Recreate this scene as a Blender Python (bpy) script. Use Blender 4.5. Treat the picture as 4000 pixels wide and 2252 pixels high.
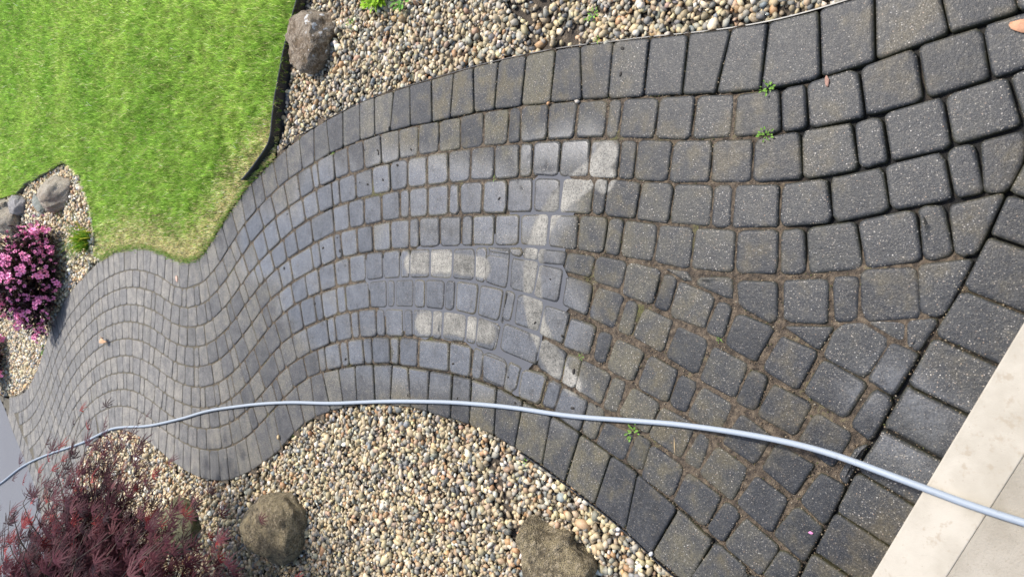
import bpy, math, random
import numpy as np
from mathutils import Vector
random.seed(7); rng = np.random.default_rng(7)
S = bpy.context.scene
for o in list(bpy.data.objects): bpy.data.objects.remove(o)
COL = S.collection
R = math.radians

# ------------------------------------------------------------------ camera
CAM_H = 2.15; PITCH = R(48.0); FPX = 2770.0
cp, sp = math.cos(PITCH), math.sin(PITCH)
cam = bpy.data.cameras.new('camera'); camo = bpy.data.objects.new('camera', cam); COL.objects.link(camo)
from mathutils import Matrix
Fv = Vector((0, cp, -sp)); Dv = Vector((0, -sp, -cp)); Rv = Vector((1, 0, 0))
camo.matrix_world = Matrix(((Dv.x, Rv.x, -Fv.x, 0), (Dv.y, Rv.y, -Fv.y, 0), (Dv.z, Rv.z, -Fv.z, CAM_H), (0, 0, 0, 1)))
cam.sensor_width = 36; cam.lens = 36 * FPX / 4000; cam.clip_start = 0.05; cam.clip_end = 500
cam.dof.use_dof = True; cam.dof.focus_distance = 2.9; cam.dof.aperture_fstop = 5.0
S.camera = camo

# ------------------------------------------------------------------ world, sun
SUN_EL, SUN_AZ = R(58), R(50)          # azimuth measured from +Y towards +X
W = bpy.data.worlds.new('World'); S.world = W; W.use_nodes = True
wn = W.node_tree; wn.nodes.clear()
sky = wn.nodes.new('ShaderNodeTexSky'); sky.sky_type = 'NISHITA'; sky.sun_disc = False
sky.sun_elevation = SUN_EL; sky.sun_rotation = SUN_AZ; sky.dust_density = 3.0; sky.air_density = 1.0; sky.ozone_density = 1.0
bg = wn.nodes.new('ShaderNodeBackground'); bg.inputs[1].default_value = 0.145
wo = wn.nodes.new('ShaderNodeOutputWorld')
wn.links.new(sky.outputs[0], bg.inputs[0]); wn.links.new(bg.outputs[0], wo.inputs[0])
sl = bpy.data.lights.new('sun', 'SUN'); sl.energy = 3.2; sl.angle = R(4.0); sl.color = (1.0, .95, .87)
so = bpy.data.objects.new('sun', sl); COL.objects.link(so)
sdir = Vector((math.sin(SUN_AZ) * math.cos(SUN_EL), math.cos(SUN_AZ) * math.cos(SUN_EL), math.sin(SUN_EL)))
so.rotation_euler = sdir.to_track_quat('Z', 'Y').to_euler()
S.view_settings.view_transform = 'Standard'; S.view_settings.look = 'None'
S.view_settings.exposure = 0.7; S.view_settings.gamma = 1.0; S.view_settings.use_curve_mapping = False

# ------------------------------------------------------------------ geometry helpers
def P(x, y, z=0.0):
    """point of the place seen at photo position (x, y), at height z"""
    r = (1126.0 - y) / FPX; v = (x - 2000.0) / FPX
    k = sp + v * cp; t = (CAM_H - z) / k
    return np.array((r * t, (cp - v * sp) * t, z))
def P2(x, y, z=0.0): return P(x, y, z)[:2]
def pix(p):
    X, Y = p[0], p[1]; Z = (p[2] if len(p) > 2 else 0) - CAM_H
    zc = Y * cp - Z * sp; d = -Y * sp - Z * cp
    return 2000 + FPX * d / zc, 1126 - FPX * X / zc
def PL(pts, z=0.0): return np.array([P2(x, y, z) for x, y in pts])
def smooth(pl, step=0.03, it=2):
    for _ in range(it):
        q = [pl[0]]
        for a, b in zip(pl[:-1], pl[1:]): q += [a * .75 + b * .25, a * .25 + b * .75]
        q.append(pl[-1]); pl = np.array(q)
    d = np.r_[0, np.cumsum(np.linalg.norm(np.diff(pl, axis=0), axis=1))]
    n = max(2, int(d[-1] / step)); s = np.linspace(0, d[-1], n)
    return np.c_[np.interp(s, d, pl[:, 0]), np.interp(s, d, pl[:, 1])]
def arclen(pl): return np.r_[0, np.cumsum(np.linalg.norm(np.diff(pl, axis=0), axis=1))]
def inpoly(pts, poly):
    x, y = pts[:, 0], pts[:, 1]; c = np.zeros(len(pts), bool); n = len(poly)
    for i in range(n):
        x1, y1 = poly[i]; x2, y2 = poly[i - 1]
        m = ((y1 > y) != (y2 > y))
        xi = (x2 - x1) * (y - y1) / ((y2 - y1) if y2 != y1 else 1e-9) + x1
        c ^= m & (x < xi)
    return c
def seg_hit(o, d, pl, maxd=0.6):
    """nearest hit of the line o + t d (both ways allowed if t>0) with polyline"""
    a = pl[:-1]; e = pl[1:] - a; den = d[0] * e[:, 1] - d[1] * e[:, 0]
    den = np.where(abs(den) < 1e-9, 1e-9, den); w = a - o
    t = (w[:, 0] * e[:, 1] - w[:, 1] * e[:, 0]) / den; u = (w[:, 0] * d[1] - w[:, 1] * d[0]) / den
    ok = (u >= -0.001) & (u <= 1.001) & (t > 0) & (t < maxd)
    if not ok.any(): return None
    return o + d * t[ok].min()
def nearest(pl, p): return int(np.argmin(((pl - p) ** 2).sum(1)))
def at_px(pl, x):
    xs = np.array([pix(p)[0] for p in pl]); i = int(np.argmin(abs(xs - x)))
    return i
def noise2(x, y, s=1.0, seed=0):
    """cheap smooth value noise"""
    r2 = np.random.default_rng(seed); T = r2.random((64, 64))
    x = np.asarray(x) * s + 1000; y = np.asarray(y) * s + 1000
    xi = np.floor(x).astype(int); yi = np.floor(y).astype(int); fx = x - xi; fy = y - yi
    fx = fx * fx * (3 - 2 * fx); fy = fy * fy * (3 - 2 * fy)
    g = lambda a, b: T[a % 64, b % 64]
    return (g(xi, yi) * (1 - fx) + g(xi + 1, yi) * fx) * (1 - fy) + (g(xi, yi + 1) * (1 - fx) + g(xi + 1, yi + 1) * fx) * fy

def tag(o, label=None, cat=None, group=None, kind=None):
    if label: o['label'] = label
    if cat: o['category'] = cat
    if group: o['group'] = group
    if kind: o['kind'] = kind
    return o
def mesh_obj(name, verts, faces, mat=None, parent=None, smooth_=True, loc=(0, 0, 0)):
    me = bpy.data.meshes.new(name); me.from_pydata([tuple(map(float, v)) for v in verts], [], [tuple(map(int, f)) for f in faces]); me.update()
    if smooth_: me.polygons.foreach_set('use_smooth', [True] * len(me.polygons))
    o = bpy.data.objects.new(name, me); COL.objects.link(o); o.location = loc
    if mat: me.materials.append(mat)
    if parent: o.parent = parent
    return o
def link_copy(name, me, parent=None, loc=(0, 0, 0), rot=None, scale=None):
    o = bpy.data.objects.new(name, me); COL.objects.link(o); o.location = loc
    if rot is not None: o.rotation_euler = rot
    if scale is not None: o.scale = scale
    if parent: o.parent = parent
    return o
def empty(name, loc):
    o = bpy.data.objects.new(name, None); COL.objects.link(o); o.location = loc; o.empty_display_size = .1
    return o
def big_mesh(name, V, F, cols=None, mat=None, parent=None, smooth_=True):
    """V (n,3), F (m,k) numpy, cols (n,3) per vertex"""
    me = bpy.data.meshes.new(name); k = F.shape[1]
    me.vertices.add(len(V)); me.vertices.foreach_set('co', V.astype(np.float32).ravel())
    me.loops.add(F.size); me.loops.foreach_set('vertex_index', F.astype(np.int32).ravel())
    me.polygons.add(len(F)); me.polygons.foreach_set('loop_start', np.arange(0, F.size, k, dtype=np.int32))
    me.polygons.foreach_set('use_smooth', np.full(len(F), smooth_))
    me.update(calc_edges=True)
    if cols is not None:
        a = me.attributes.new('col', 'FLOAT_COLOR', 'POINT')
        a.data.foreach_set('color', np.c_[cols, np.ones(len(cols))].astype(np.float32).ravel())
    if mat: me.materials.append(mat)
    o = bpy.data.objects.new(name, me); COL.objects.link(o)
    if parent: o.parent = parent
    return o
def rotmats(ax, ay, az):
    cx, sx, cy, sy, cz, sz = np.cos(ax), np.sin(ax), np.cos(ay), np.sin(ay), np.cos(az), np.sin(az)
    M = np.empty((len(ax), 3, 3))
    M[:, 0, 0] = cy * cz; M[:, 0, 1] = sx * sy * cz - cx * sz; M[:, 0, 2] = cx * sy * cz + sx * sz
    M[:, 1, 0] = cy * sz; M[:, 1, 1] = sx * sy * sz + cx * cz; M[:, 1, 2] = cx * sy * sz - sx * cz
    M[:, 2, 0] = -sy; M[:, 2, 1] = sx * cy; M[:, 2, 2] = cx * cy
    return M
def batch(variants, F, pos, M, scl, cols):
    """repeat base shapes; variants (nv, v, 3), F (f,3); returns V, F, C"""
    n = len(pos); pick = rng.integers(0, len(variants), n)
    B = variants[pick] * scl[:, None, :]
    V = np.einsum('nij,nvj->nvi', M, B) + pos[:, None, :]
    nv = V.shape[1]
    FF = F[None] + (np.arange(n) * nv)[:, None, None]
    return V.reshape(-1, 3), FF.reshape(-1, F.shape[1]), np.repeat(cols, nv, axis=0)
def ico(sub=1):
    import bmesh
    bm = bmesh.new(); bmesh.ops.create_icosphere(bm, subdivisions=sub, radius=1)
    V = np.array([v.co[:] for v in bm.verts]); F = np.array([[v.index for v in f.verts] for f in bm.faces]); bm.free()
    return V, F

# ------------------------------------------------------------------ material helpers
class NT:
    def __init__(s, name):
        s.m = bpy.data.materials.new(name); s.m.use_nodes = True; s.t = s.m.node_tree; s.n = s.t.nodes; s.l = s.t.links
        s.b = s.n['Principled BSDF']; s.out = s.n['Material Output']
    def new(s, typ, **kw):
        n = s.n.new(typ)
        for k, v in kw.items(): setattr(n, k, v)
        return n
    def inp(s, sock, v):
        if hasattr(v, 'is_output') or isinstance(v, bpy.types.NodeSocket): s.l.new(v, sock)
        elif isinstance(v, (tuple, list)) and len(v) == 3 and sock.type == 'RGBA': sock.default_value = (*v, 1)
        else: sock.default_value = v
    def math(s, op, a, b=0.0, c=0.0, clamp=False):
        n = s.new('ShaderNodeMath', operation=op, use_clamp=clamp)
        s.inp(n.inputs[0], a); s.inp(n.inputs[1], b)
        if op in ('MULTIPLY_ADD', 'SMOOTH_MIN', 'SMOOTH_MAX'): s.inp(n.inputs[2], c)
        return n.outputs[0]
    def vm(s, op, a, b=None):
        n = s.new('ShaderNodeVectorMath', operation=op); s.inp(n.inputs[0], a)
        if b is not None: s.inp(n.inputs['Scale'] if op == 'SCALE' else n.inputs[1], b)
        return n.outputs['Value'] if op in ('LENGTH', 'DOT_PRODUCT') else n.outputs[0]
    def pos(s): return s.new('ShaderNodeNewGeometry').outputs['Position']
    def noise(s, sc, det=2, vec=None, rough=.5, col=False, dist=0.0):
        n = s.new('ShaderNodeTexNoise'); n.inputs['Scale'].default_value = sc; n.inputs['Detail'].default_value = det
        n.inputs['Roughness'].default_value = rough; n.inputs['Distortion'].default_value = dist
        s.l.new(vec if vec is not None else s.pos(), n.inputs['Vector']); return n.outputs['Color' if col else 'Fac']
    def voro(s, sc, out='Distance', vec=None, feature='F1'):
        n = s.new('ShaderNodeTexVoronoi', feature=feature); n.inputs['Scale'].default_value = sc
        s.l.new(vec if vec is not None else s.pos(), n.inputs['Vector']); return n.outputs[out]
    def ss(s, v, lo, hi, tlo=0.0, thi=1.0):
        n = s.new('ShaderNodeMapRange', interpolation_type='SMOOTHSTEP'); s.inp(n.inputs['Value'], v)
        n.inputs['From Min'].default_value = lo; n.inputs['From Max'].default_value = hi
        n.inputs['To Min'].default_value = tlo; n.inputs['To Max'].default_value = thi; return n.outputs[0]
    def mix(s, f, a, b, mode='MIX'):
        n = s.new('ShaderNodeMix', data_type='RGBA', blend_type=mode); s.inp(n.inputs[0], f); s.inp(n.inputs[6], a); s.inp(n.inputs[7], b); return n.outputs[2]
    def mixf(s, f, a, b):
        n = s.new('ShaderNodeMix', data_type='FLOAT'); s.inp(n.inputs[0], f); s.inp(n.inputs[2], a); s.inp(n.inputs[3], b); return n.outputs[0]
    def ramp(s, f, stops):
        n = s.new('ShaderNodeValToRGB'); e = n.color_ramp.elements
        while len(e) < len(stops): e.new(.5)
        for el, (p, c) in zip(e, stops): el.position = p; el.color = (*c, 1)
        s.inp(n.inputs[0], f); return n.outputs[0]
    def bump(s, h, st=.5, dist=.002, prev=None):
        n = s.new('ShaderNodeBump'); s.inp(n.inputs['Strength'], st); n.inputs['Distance'].default_value = dist
        s.l.new(h, n.inputs['Height'])
        if prev is not None: s.l.new(prev, n.inputs['Normal'])
        return n.outputs[0]
    def attr(s, name='col'):
        n = s.new('ShaderNodeAttribute', attribute_name=name); return n.outputs['Color']
    def capsule(s, p, a, b, r, e):
        """1 inside a capsule a-b of radius r on the ground"""
        a = np.array([*a[:2], 0.]); b = np.array([*b[:2], 0.]); ba = b - a; L = max(float(ba @ ba), 1e-6)
        pa = s.vm('SUBTRACT', p, tuple(a))
        h = s.math('DIVIDE', s.vm('DOT_PRODUCT', pa, tuple(ba)), L, clamp=True)
        d = s.vm('LENGTH', s.vm('SUBTRACT', pa, s.vm('SCALE', tuple(ba), h)))
        return s.ss(d, r + e, r - e)
    def capsules(s, p, lst):
        out = None
        for a, b, r, e in lst:
            c = s.capsule(p, a, b, r, e); out = c if out is None else s.math('MAXIMUM', out, c)
        return out
    def set(s, **kw):
        for k, v in kw.items(): s.inp(s.b.inputs[k.replace('_', ' ')], v)
        return s.m

# flat position (z dropped) with a wobble, for the outlines of wet and dry patches
def flatpos(t, amp=.05, sc=9):
    p = t.pos(); n = t.noise(sc, 2, col=True)
    q = t.vm('ADD', p, t.vm('SCALE', t.vm('SUBTRACT', n, (.5, .5, .5)), amp))
    return t.vm('MULTIPLY', q, (1, 1, 0))
def pxcaps(lst, e=.01):
    o = []
    for (x1, y1, x2, y2, rp) in lst:
        a, b = P(x1, y1), P(x2, y2); m = ((x1 + x2) / 2, (y1 + y2) / 2)
        r = abs(P(m[0], m[1])[0] - P(m[0], m[1] + rp)[0]); o.append((a, b, r, e))
    return o
MOUTH = [(2372,600),(2318,668),(2235,735),(2170,800),(2122,880),(2092,970),(2078,1070),(2080,1170),(2098,1270),(2135,1365),(2185,1450),(2235,1500)]
MW = [44, 52, 50, 48, 46, 46, 46, 46, 46, 46, 46, 38]
DRY = [(*a, *b, (w + v) / 2) for a, b, w, v in zip(MOUTH[:-1], MOUTH[1:], MW[:-1], MW[1:])] + [(1605, 1028, 1740, 1022, 42), (1740, 1022, 1885, 1045, 40), (1650, 1262, 1780, 1262, 44), (1780, 1262, 1905, 1300, 44), (2345, 690, 2360, 700, 50)]
FILM = [(1000, 950, 1350, 1000, 150), (1250, 800, 1500, 900, 190), (1500, 720, 1900, 780, 130), (1400, 1100, 1900, 1150, 230), (1900, 850, 2130, 800, 130),
        (1800, 1330, 2160, 1250, 160), (1350, 1380, 1900, 1430, 110), (1150, 1150, 1300, 1300, 120), (2000, 1450, 2210, 1560, 90), (2120, 1000, 2190, 1330, 85),
        (2060, 590, 2280, 560, 60), (3480, 1500, 3640, 1640, 55), (3380, 1540, 3440, 1500, 40), (3450, 1720, 3560, 1780, 30)]

def mat_paver(border=False):
    t = NT('border paver concrete' if border else 'field paver concrete'); p = t.pos()
    oi = t.math('FRACT', t.math('ADD', t.new('ShaderNodeObjectInfo').outputs['Random'], t.new('ShaderNodeNewGeometry').outputs['Random Per Island']))
    fp = flatpos(t, .06, 8)
    dryp = t.capsules(flatpos(t, .018, 14), pxcaps(DRY, .010)); film0 = t.capsules(fp, pxcaps(FILM, .09))
    Y = t.new('ShaderNodeSeparateXYZ'); t.l.new(p, Y.inputs[0]); y = Y.outputs[1]; zz = Y.outputs[2]; xx = Y.outputs[0]
    n1 = t.noise(2.2, 3); n2 = t.noise(14, 4, rough=.6); n3 = t.noise(160, 3, rough=.65); n4 = t.noise(55, 3, rough=.6)
    far = t.ss(t.math('ADD', y, t.math('MULTIPLY', n1, 1.2)), 4.4, 6.3)              # drying out towards the drive
    wet = t.math('SUBTRACT', 1.0, t.math('MAXIMUM', t.math('MULTIPLY', far, .80), t.math('MULTIPLY', dryp, .95)), clamp=True)
    soak = t.ss(t.math('ADD', y, t.math('MULTIPLY', xx, -.35)), 1.75, .75)
    film0 = t.math('MULTIPLY', film0, t.ss(zz, -.004, -.0005)); nz = t.new('ShaderNodeSeparateXYZ'); t.l.new(t.new('ShaderNodeNewGeometry').outputs['Normal'], nz.inputs[0]); film0 = t.math('MULTIPLY', film0, t.ss(nz.outputs[2], .985, .997)); film = t.math('MULTIPLY', t.math('MULTIPLY', film0, t.math('SUBTRACT', 1.0, dryp)), t.ss(n2, .22, .42), clamp=True)
    tone = t.math('ADD', t.math('MULTIPLY', t.math('SUBTRACT', oi, .5), t.mixf(far, .52, .16)), t.math('MULTIPLY', t.math('SUBTRACT', n2, .5), 1.4))
    tone = t.math('ADD', 1.0, t.math('ADD', tone, t.math('MULTIPLY', t.math('SUBTRACT', n4, .5), 1.1)))
    warm = t.ss(t.math('ADD', t.math('MULTIPLY', n2, .8), t.math('MULTIPLY', oi, .30)), .40, .80)
    dampc = t.mix(warm, (.039, .042, .049), (.076, .069, .047))
    dryc = t.mix(warm, (.200, .196, .190), (.232, .220, .200))
    dampc = t.mix(t.math('MULTIPLY', t.ss(y, 2.0, 3.4), .75), dampc, t.mix(warm, (.080, .083, .092), (.098, .095, .086))); dampc = t.mix(t.math('MULTIPLY', soak, .85), dampc, (.020, .023, .029)); c = t.mix(wet, dryc, dampc)
    c = t.mix(t.math('MULTIPLY', dryp, .72), c, t.mix(n4, (.19, .185, .165), (.265, .255, .225))); c = t.mix(film, c, (.086, .092, .102))  # wet film: its grey-blue sky reflection is put into the base colour
    c = t.mix(1.0, c, t.new('ShaderNodeCombineColor').outputs[0], 'MIX') if False else c
    tc = t.new('ShaderNodeCombineXYZ')
    for i in range(3): t.l.new(tone, tc.inputs[i])
    c = t.mix(1.0, c, tc.outputs[0], 'MULTIPLY')
    dirt = t.math('MULTIPLY', t.ss(t.math('ADD', t.math('MULTIPLY', t.noise(3.1, 4, rough=.6), .7), t.math('MULTIPLY', n2, .45)), .56, .72), t.ss(y, 3.2, 2.2)); dirt = t.math('MULTIPLY', dirt, t.math('SUBTRACT', 1.0, t.math('MAXIMUM', film, dryp)), clamp=True)
    c = t.mix(t.math('MULTIPLY', dirt, .6), c, (.078, .064, .036))
    # fine dark grain and pits
    c = t.mix(t.ss(n3, .50, .38, 0, .6), c, (.018, .019, .020)); c = t.mix(t.ss(n3, .56, .70, 0, .4), c, (.17, .155, .12))
    # pale aggregate speckles, two sizes
    for sc, th, amt, seed in ((150, .25, .80, 0), (85, .14, .90, 3.3), (300, .30, .45, 7.1)):
        vec = t.vm('ADD', t.vm('MULTIPLY', p, (1, 1, .3)), (seed, seed * 2, 0))
        v = t.new('ShaderNodeTexVoronoi'); v.inputs['Scale'].default_value = sc; t.l.new(vec, v.inputs['Vector'])
        sepc = t.new('ShaderNodeSeparateColor'); t.l.new(v.outputs['Color'], sepc.inputs[0])
        on = t.ss(sepc.outputs[0], .60, .68)
        m = t.math('MULTIPLY', t.ss(v.outputs['Distance'], th + .05, th - .04), t.math('MULTIPLY', on, t.math('MULTIPLY', t.math('ADD', t.math('MULTIPLY', oi, .7), .35), amt)))
        ag = t.ramp(sepc.outputs[1], [(0, (.16, .15, .13)), (.45, (.30, .27, .22)), (.75, (.36, .35, .34)), (.93, (.30, .20, .13)), (1, (.62, .6, .56))])
        c = t.mix(m, c, ag)
    # moss and dirt caught low on the rounded edges
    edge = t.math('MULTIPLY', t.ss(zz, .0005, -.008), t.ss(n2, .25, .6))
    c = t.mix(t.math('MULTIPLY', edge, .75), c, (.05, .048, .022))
    rough = t.mixf(wet, .88, t.mixf(soak, .66, .46)); rough = t.math('ADD', rough, t.math('MULTIPLY', t.math('SUBTRACT', n4, .5), .35))
    rough = t.mixf(t.math('MULTIPLY', film0, 1.0), t.math('MAXIMUM', rough, t.ss(nz.outputs[2], .997, .96, 0, .62)), t.mixf(film, rough, .30))
    h = t.math('ADD', t.math('MULTIPLY', n3, .8), t.math('MULTIPLY', t.noise(420, 2), .5))
    h = t.math('ADD', h, t.math('MULTIPLY', n4, 1.2))
    st = t.mixf(film, .75, .16)
    b = t.bump(h, st, .0018)
    return t.set(Base_Color=c, Roughness=rough, Normal=b, Specular_IOR_Level=t.mixf(film, .32, .70))

def mat_joint():
    t = NT('joint sand and moss'); n1 = t.noise(5, 3); n2 = t.noise(60, 4, rough=.65); n3 = t.noise(240, 2)
    p = t.pos(); sep = t.new('ShaderNodeSeparateXYZ'); t.l.new(p, sep.inputs[0])
    c = t.ramp(n2, [(.28, (.014, .011, .008)), (.45, (.055, .041, .028)), (.60, (.112, .085, .058)), (.78, (.20, .16, .105))])
    moss = t.ss(t.math('ADD', n1, t.math('MULTIPLY', n2, .4)), .80, .95, 0, .8)
    c = t.mix(moss, c, t.ramp(n3, [(.3, (.03, .035, .008)), (.7, (.11, .12, .025))]))
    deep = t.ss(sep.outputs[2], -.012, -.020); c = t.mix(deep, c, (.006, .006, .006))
    far = t.ss(sep.outputs[1], 3.6, 5.5); c = t.mix(far, c, t.mix(n2, (.05, .045, .035), (.17, .15, .11)))
    return t.set(Base_Color=c, Roughness=.9, Normal=t.bump(t.math('ADD', n2, n3), .9, .005))
def mat_soil():
    t = NT('damp soil'); n = t.noise(22, 5, rough=.65); n2 = t.noise(170, 3)
    c = t.ramp(n, [(.3, (.022, .018, .014)), (.55, (.07, .055, .04)), (.75, (.16, .13, .095))])
    return t.set(Base_Color=c, Roughness=.92, Normal=t.bump(t.math('ADD', n, n2), 1.0, .01))
def mat_pebble():
    t = NT('river pebble'); c = t.attr(); n = t.noise(90, 3, rough=.6); n2 = t.noise(380, 2)
    c = t.mix(t.ss(n, .46, .70, 0, .35), c, (.44, .37, .25)); c = t.mix(t.ss(n2, .52, .70, 0, .35), c, (.12, .10, .08))
    return t.set(Base_Color=c, Roughness=t.mixf(n, .45, .75), Normal=t.bump(n2, .4, .0012))
def mat_attr(name, rough=.6, trans=0.0, var=0.0, spec=.3):
    t = NT(name); c = t.attr()
    if var: c = t.mix(t.ss(t.noise(40, 2), .35, .7, 0, var), c, (.02, .03, .01))
    t.set(Base_Color=c, Roughness=rough, Specular_IOR_Level=spec)
    if trans:
        tr = t.new('ShaderNodeBsdfTranslucent'); t.l.new(c, tr.inputs[0]); mx = t.new('ShaderNodeMixShader'); mx.inputs[0].default_value = trans
        t.l.new(t.b.outputs[0], mx.inputs[1]); t.l.new(tr.outputs[0], mx.inputs[2]); t.l.new(mx.outputs[0], t.out.inputs[0])
    return t.m
def mat_plain(name, c1, c2, sc=20, rough=.6, bump=.3, bd=.002, metal=0, det=4, spec=.5):
    t = NT(name); n = t.noise(sc, det, rough=.6)
    return t.set(Base_Color=t.mix(t.ss(n, .35, .68), c1, c2), Roughness=rough, Normal=t.bump(n, bump, bd), Metallic=metal, Specular_IOR_Level=spec)
def mat_boulder(name, a, b, c_, spots=None):
    t = NT(name); tc = t.new('ShaderNodeTexCoord').outputs['Object']
    n1 = t.noise(11, 6, tc, .7, dist=.9); n2 = t.noise(50, 6, tc, .75); n3 = t.noise(200, 3, tc)
    c = t.mix(t.ss(n1, .40, .60), a, b); c = t.mix(t.ss(n2, .50, .62, 0, .85), c, c_); c = t.mix(t.ss(n2, .47, .36, 0, .7), c, tuple(v * .35 for v in a))
    c = t.mix(t.ss(n3, .50, .36, 0, .6), c, (.02, .018, .014)); c = t.mix(t.ss(t.noise(95, 3, tc), .60, .72, 0, .5), c, (.33, .28, .21))
    if spots: c = t.mix(t.ss(t.math('MULTIPLY', t.noise(4.3, 2, tc), t.noise(30, 2, tc)), *spots), c, (.75, .75, .73))
    v = t.voro(13, 'Distance', tc, 'DISTANCE_TO_EDGE')
    h = t.math('ADD', t.math('MULTIPLY', n2, 1.0), t.math('MULTIPLY', t.ss(v, 0, .05), .15)); h = t.math('ADD', h, t.math('MULTIPLY', n3, .35))
    return t.set(Base_Color=c, Roughness=.62, Normal=t.bump(h, 1.0, .022))
M_PAV, M_BOR, M_JNT, M_SOIL, M_PEB = mat_paver(), mat_paver(True), mat_joint(), mat_soil(), mat_pebble()

# ------------------------------------------------------------------ lines of the paving, traced along the courses
L0 = [(4350,-330),(4000,-235),(3700,-130),(3500,-60),(3300,3),(3186,38),(3014,83),(2834,114),(2683,131),(2531,145),(2400,162),(2269,176),(2156,193),(2046,214),(1947,236),(1856,258),(1770,283),(1685,308),(1605,332),(1533,354),(1463,377),(1397,405),(1333,435),(1275,466),(1220,501),(1170,537),(1118,579),(1066,623),(1019,670),(977,710),(936,774),(900,820),(865,880),(840,920),(812,962),(790,995),(772,1008),(741,1017),(707,1016),(674,1004),(645,986),(617,978),(586,967),(559,964),(534,964),(510,966),(486,970),(462,976),(441,984),(421,995),(400,1012),(379,1028),(362,1043),(341,1065),(324,1085),(303,1104),(286,1124),(265,1155),(250,1177),(226,1222),(212,1253),(199,1285),(178,1338),(161,1396),(145,1440),(128,1480),(112,1512),(95,1530),(75,1542),(52,1550),(17,1550),(-20,1545)]
L1 = [(4350,-60),(4150,5),(4000,38),(3945,59),(3840,95),(3697,134),(3669,145),(3441,225),(3421,238),(3330,272),(3214,300),(3100,332),(3000,351),(2900,362),(2750,369),(2600,374),(2503,377),(2379,386),(2256,391),(2143,401),(2035,413),(1939,427),(1848,443),(1762,461),(1679,479),(1605,493),(1530,510),(1460,531),(1399,551),(1339,574),(1283,603),(1230,634),(1176,667),(1129,696),(1082,736),(1035,780),(999,824),(953,875),(922,922),(893,968),(862,1022),(830,1060),(800,1096),(779,1110),(738,1126),(703,1126),(672,1115),(641,1090),(610,1072),(583,1064),(559,1057),(531,1053),(503,1055),(476,1060),(448,1070),(428,1081),(407,1093),(386,1105),(369,1121),(348,1140),(331,1160),(314,1178),(297,1200),(269,1236),(252,1266),(241,1290),(222,1320),(210,1347),(203,1374),(186,1426),(172,1467),(157,1505),(141,1540),(121,1574),(103,1594),(79,1608),(59,1615),(20,1618)]
L9 = [(3100,2390),(3000,2310),(2910,2231),(2779,2107),(2700,2030),(2628,1968),(2532,1884),(2494,1849),(2446,1812),(2383,1777),(2320,1731),(2260,1688),(2190,1645),(2150,1620),(2103,1592),(2060,1578),(2024,1556),(1969,1523),(1908,1501),(1853,1482),(1809,1468),(1754,1457),(1693,1449),(1632,1438),(1566,1428),(1529,1422),(1452,1421),(1385,1427),(1341,1433),(1286,1446),(1242,1458),(1203,1474),(1154,1507),(1121,1540),(1088,1574),(1046,1622),(1005,1668),(963,1708),(914,1737),(852,1757),(814,1759),(757,1748),(723,1733),(690,1713),(657,1691),(624,1664),(599,1643),(570,1622),(541,1602),(500,1586),(448,1585),(414,1596),(379,1614),(355,1636),(331,1663),(310,1691),(293,1720),(278,1755),(266,1795),(256,1840),(248,1890),(238,1940),(222,1990),(205,2030),(185,2060)]
L10 = [(3000,2530),(2900,2430),(2697,2292),(2617,2238),(2539,2165),(2431,2063),(2305,1962),(2181,1870),(2108,1815),(2019,1757),(1925,1699),(1853,1667),(1754,1635),(1677,1612),(1599,1590),(1529,1581),(1457,1577),(1402,1580),(1347,1590),(1286,1607),(1242,1623),(1192,1652),(1154,1683),(1100,1748),(1071,1776),(1034,1807),(984,1838),(943,1859),(897,1876),(856,1880),(814,1876),(781,1866),(748,1852),(711,1832),(682,1809),(649,1787),(620,1759),(587,1731),(562,1717),(537,1703),(500,1685),(476,1677),(431,1681),(407,1695),(380,1714),(348,1738),(334,1762),(320,1791),(306,1830),(298,1880),(290,1930),(280,1985),(262,2040),(240,2085),(215,2120)]
l1 = [(4350,150),(4150,220),(4000,270),(3855,313),(3697,366),(3607,390),(3441,444),(3338,472),(3159,503),(3048,523),(2959,538),(2772,545),(2586,545),(2490,544),(2372,541),(2190,543),(2129,549),(2024,560),(1930,568),(1831,580),(1748,592),(1689,599),(1590,618),(1518,634),(1452,653),(1385,675),(1314,699),(1242,731),(1187,769),(1126,808),(1082,843),(1038,883)]
l2 = [(4350,370),(4150,440),(4000,490),(3966,500),(3821,545),(3724,570),(3690,590),(3590,612),(3462,640),(3348,667),(3234,690),(3141,702),(3041,714),(2945,717),(2786,717),(2628,716),(2483,706),(2372,695),(2294,693),(2190,691),(2079,690),(2024,694),(1930,702),(1831,709),(1748,717),(1671,727),(1588,736),(1562,741),(1479,759),(1397,776),(1308,806),(1253,830),(1192,863),(1148,896),(1110,929),(1060,975)]
l3 = [(4000,725),(3838,755),(3707,785),(3590,805),(3469,828),(3345,855),(3238,880),(3052,892),(2869,895),(2766,890),(2614,878),(2490,860),(2359,843),(2206,835),(2096,832),(1980,834),(1886,836),(1748,842),(1689,845),(1610,851),(1534,858),(1452,876),(1380,889),(1308,910),(1220,951),(1148,997),(1093,1035)]
l4 = [(3807,990),(3717,1007),(3586,1028),(3345,1060),(3172,1073),(3034,1078),(2855,1072),(2703,1054),(2586,1040),(2545,1026),(2366,993),(2212,975),(2145,968),(2041,961),(1930,961),(1803,964),(1689,967),(1551,973),(1452,984),(1397,992),(1314,1013),(1242,1047),(1176,1077),(1115,1121),(1054,1170)]
l5 = [(2000,1140),(1958,1123),(1875,1104),(1776,1093),(1693,1088),(1610,1087),(1507,1090),(1441,1096),(1374,1104),(1308,1122),(1253,1142),(1203,1161),(1148,1189),(1100,1227)]
l6 = [(2000,1285),(1952,1259),(1859,1231),(1737,1211),(1610,1202),(1500,1202),(1452,1204),(1369,1214),(1286,1238),(1203,1272),(1148,1303),(1099,1341)]
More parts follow.
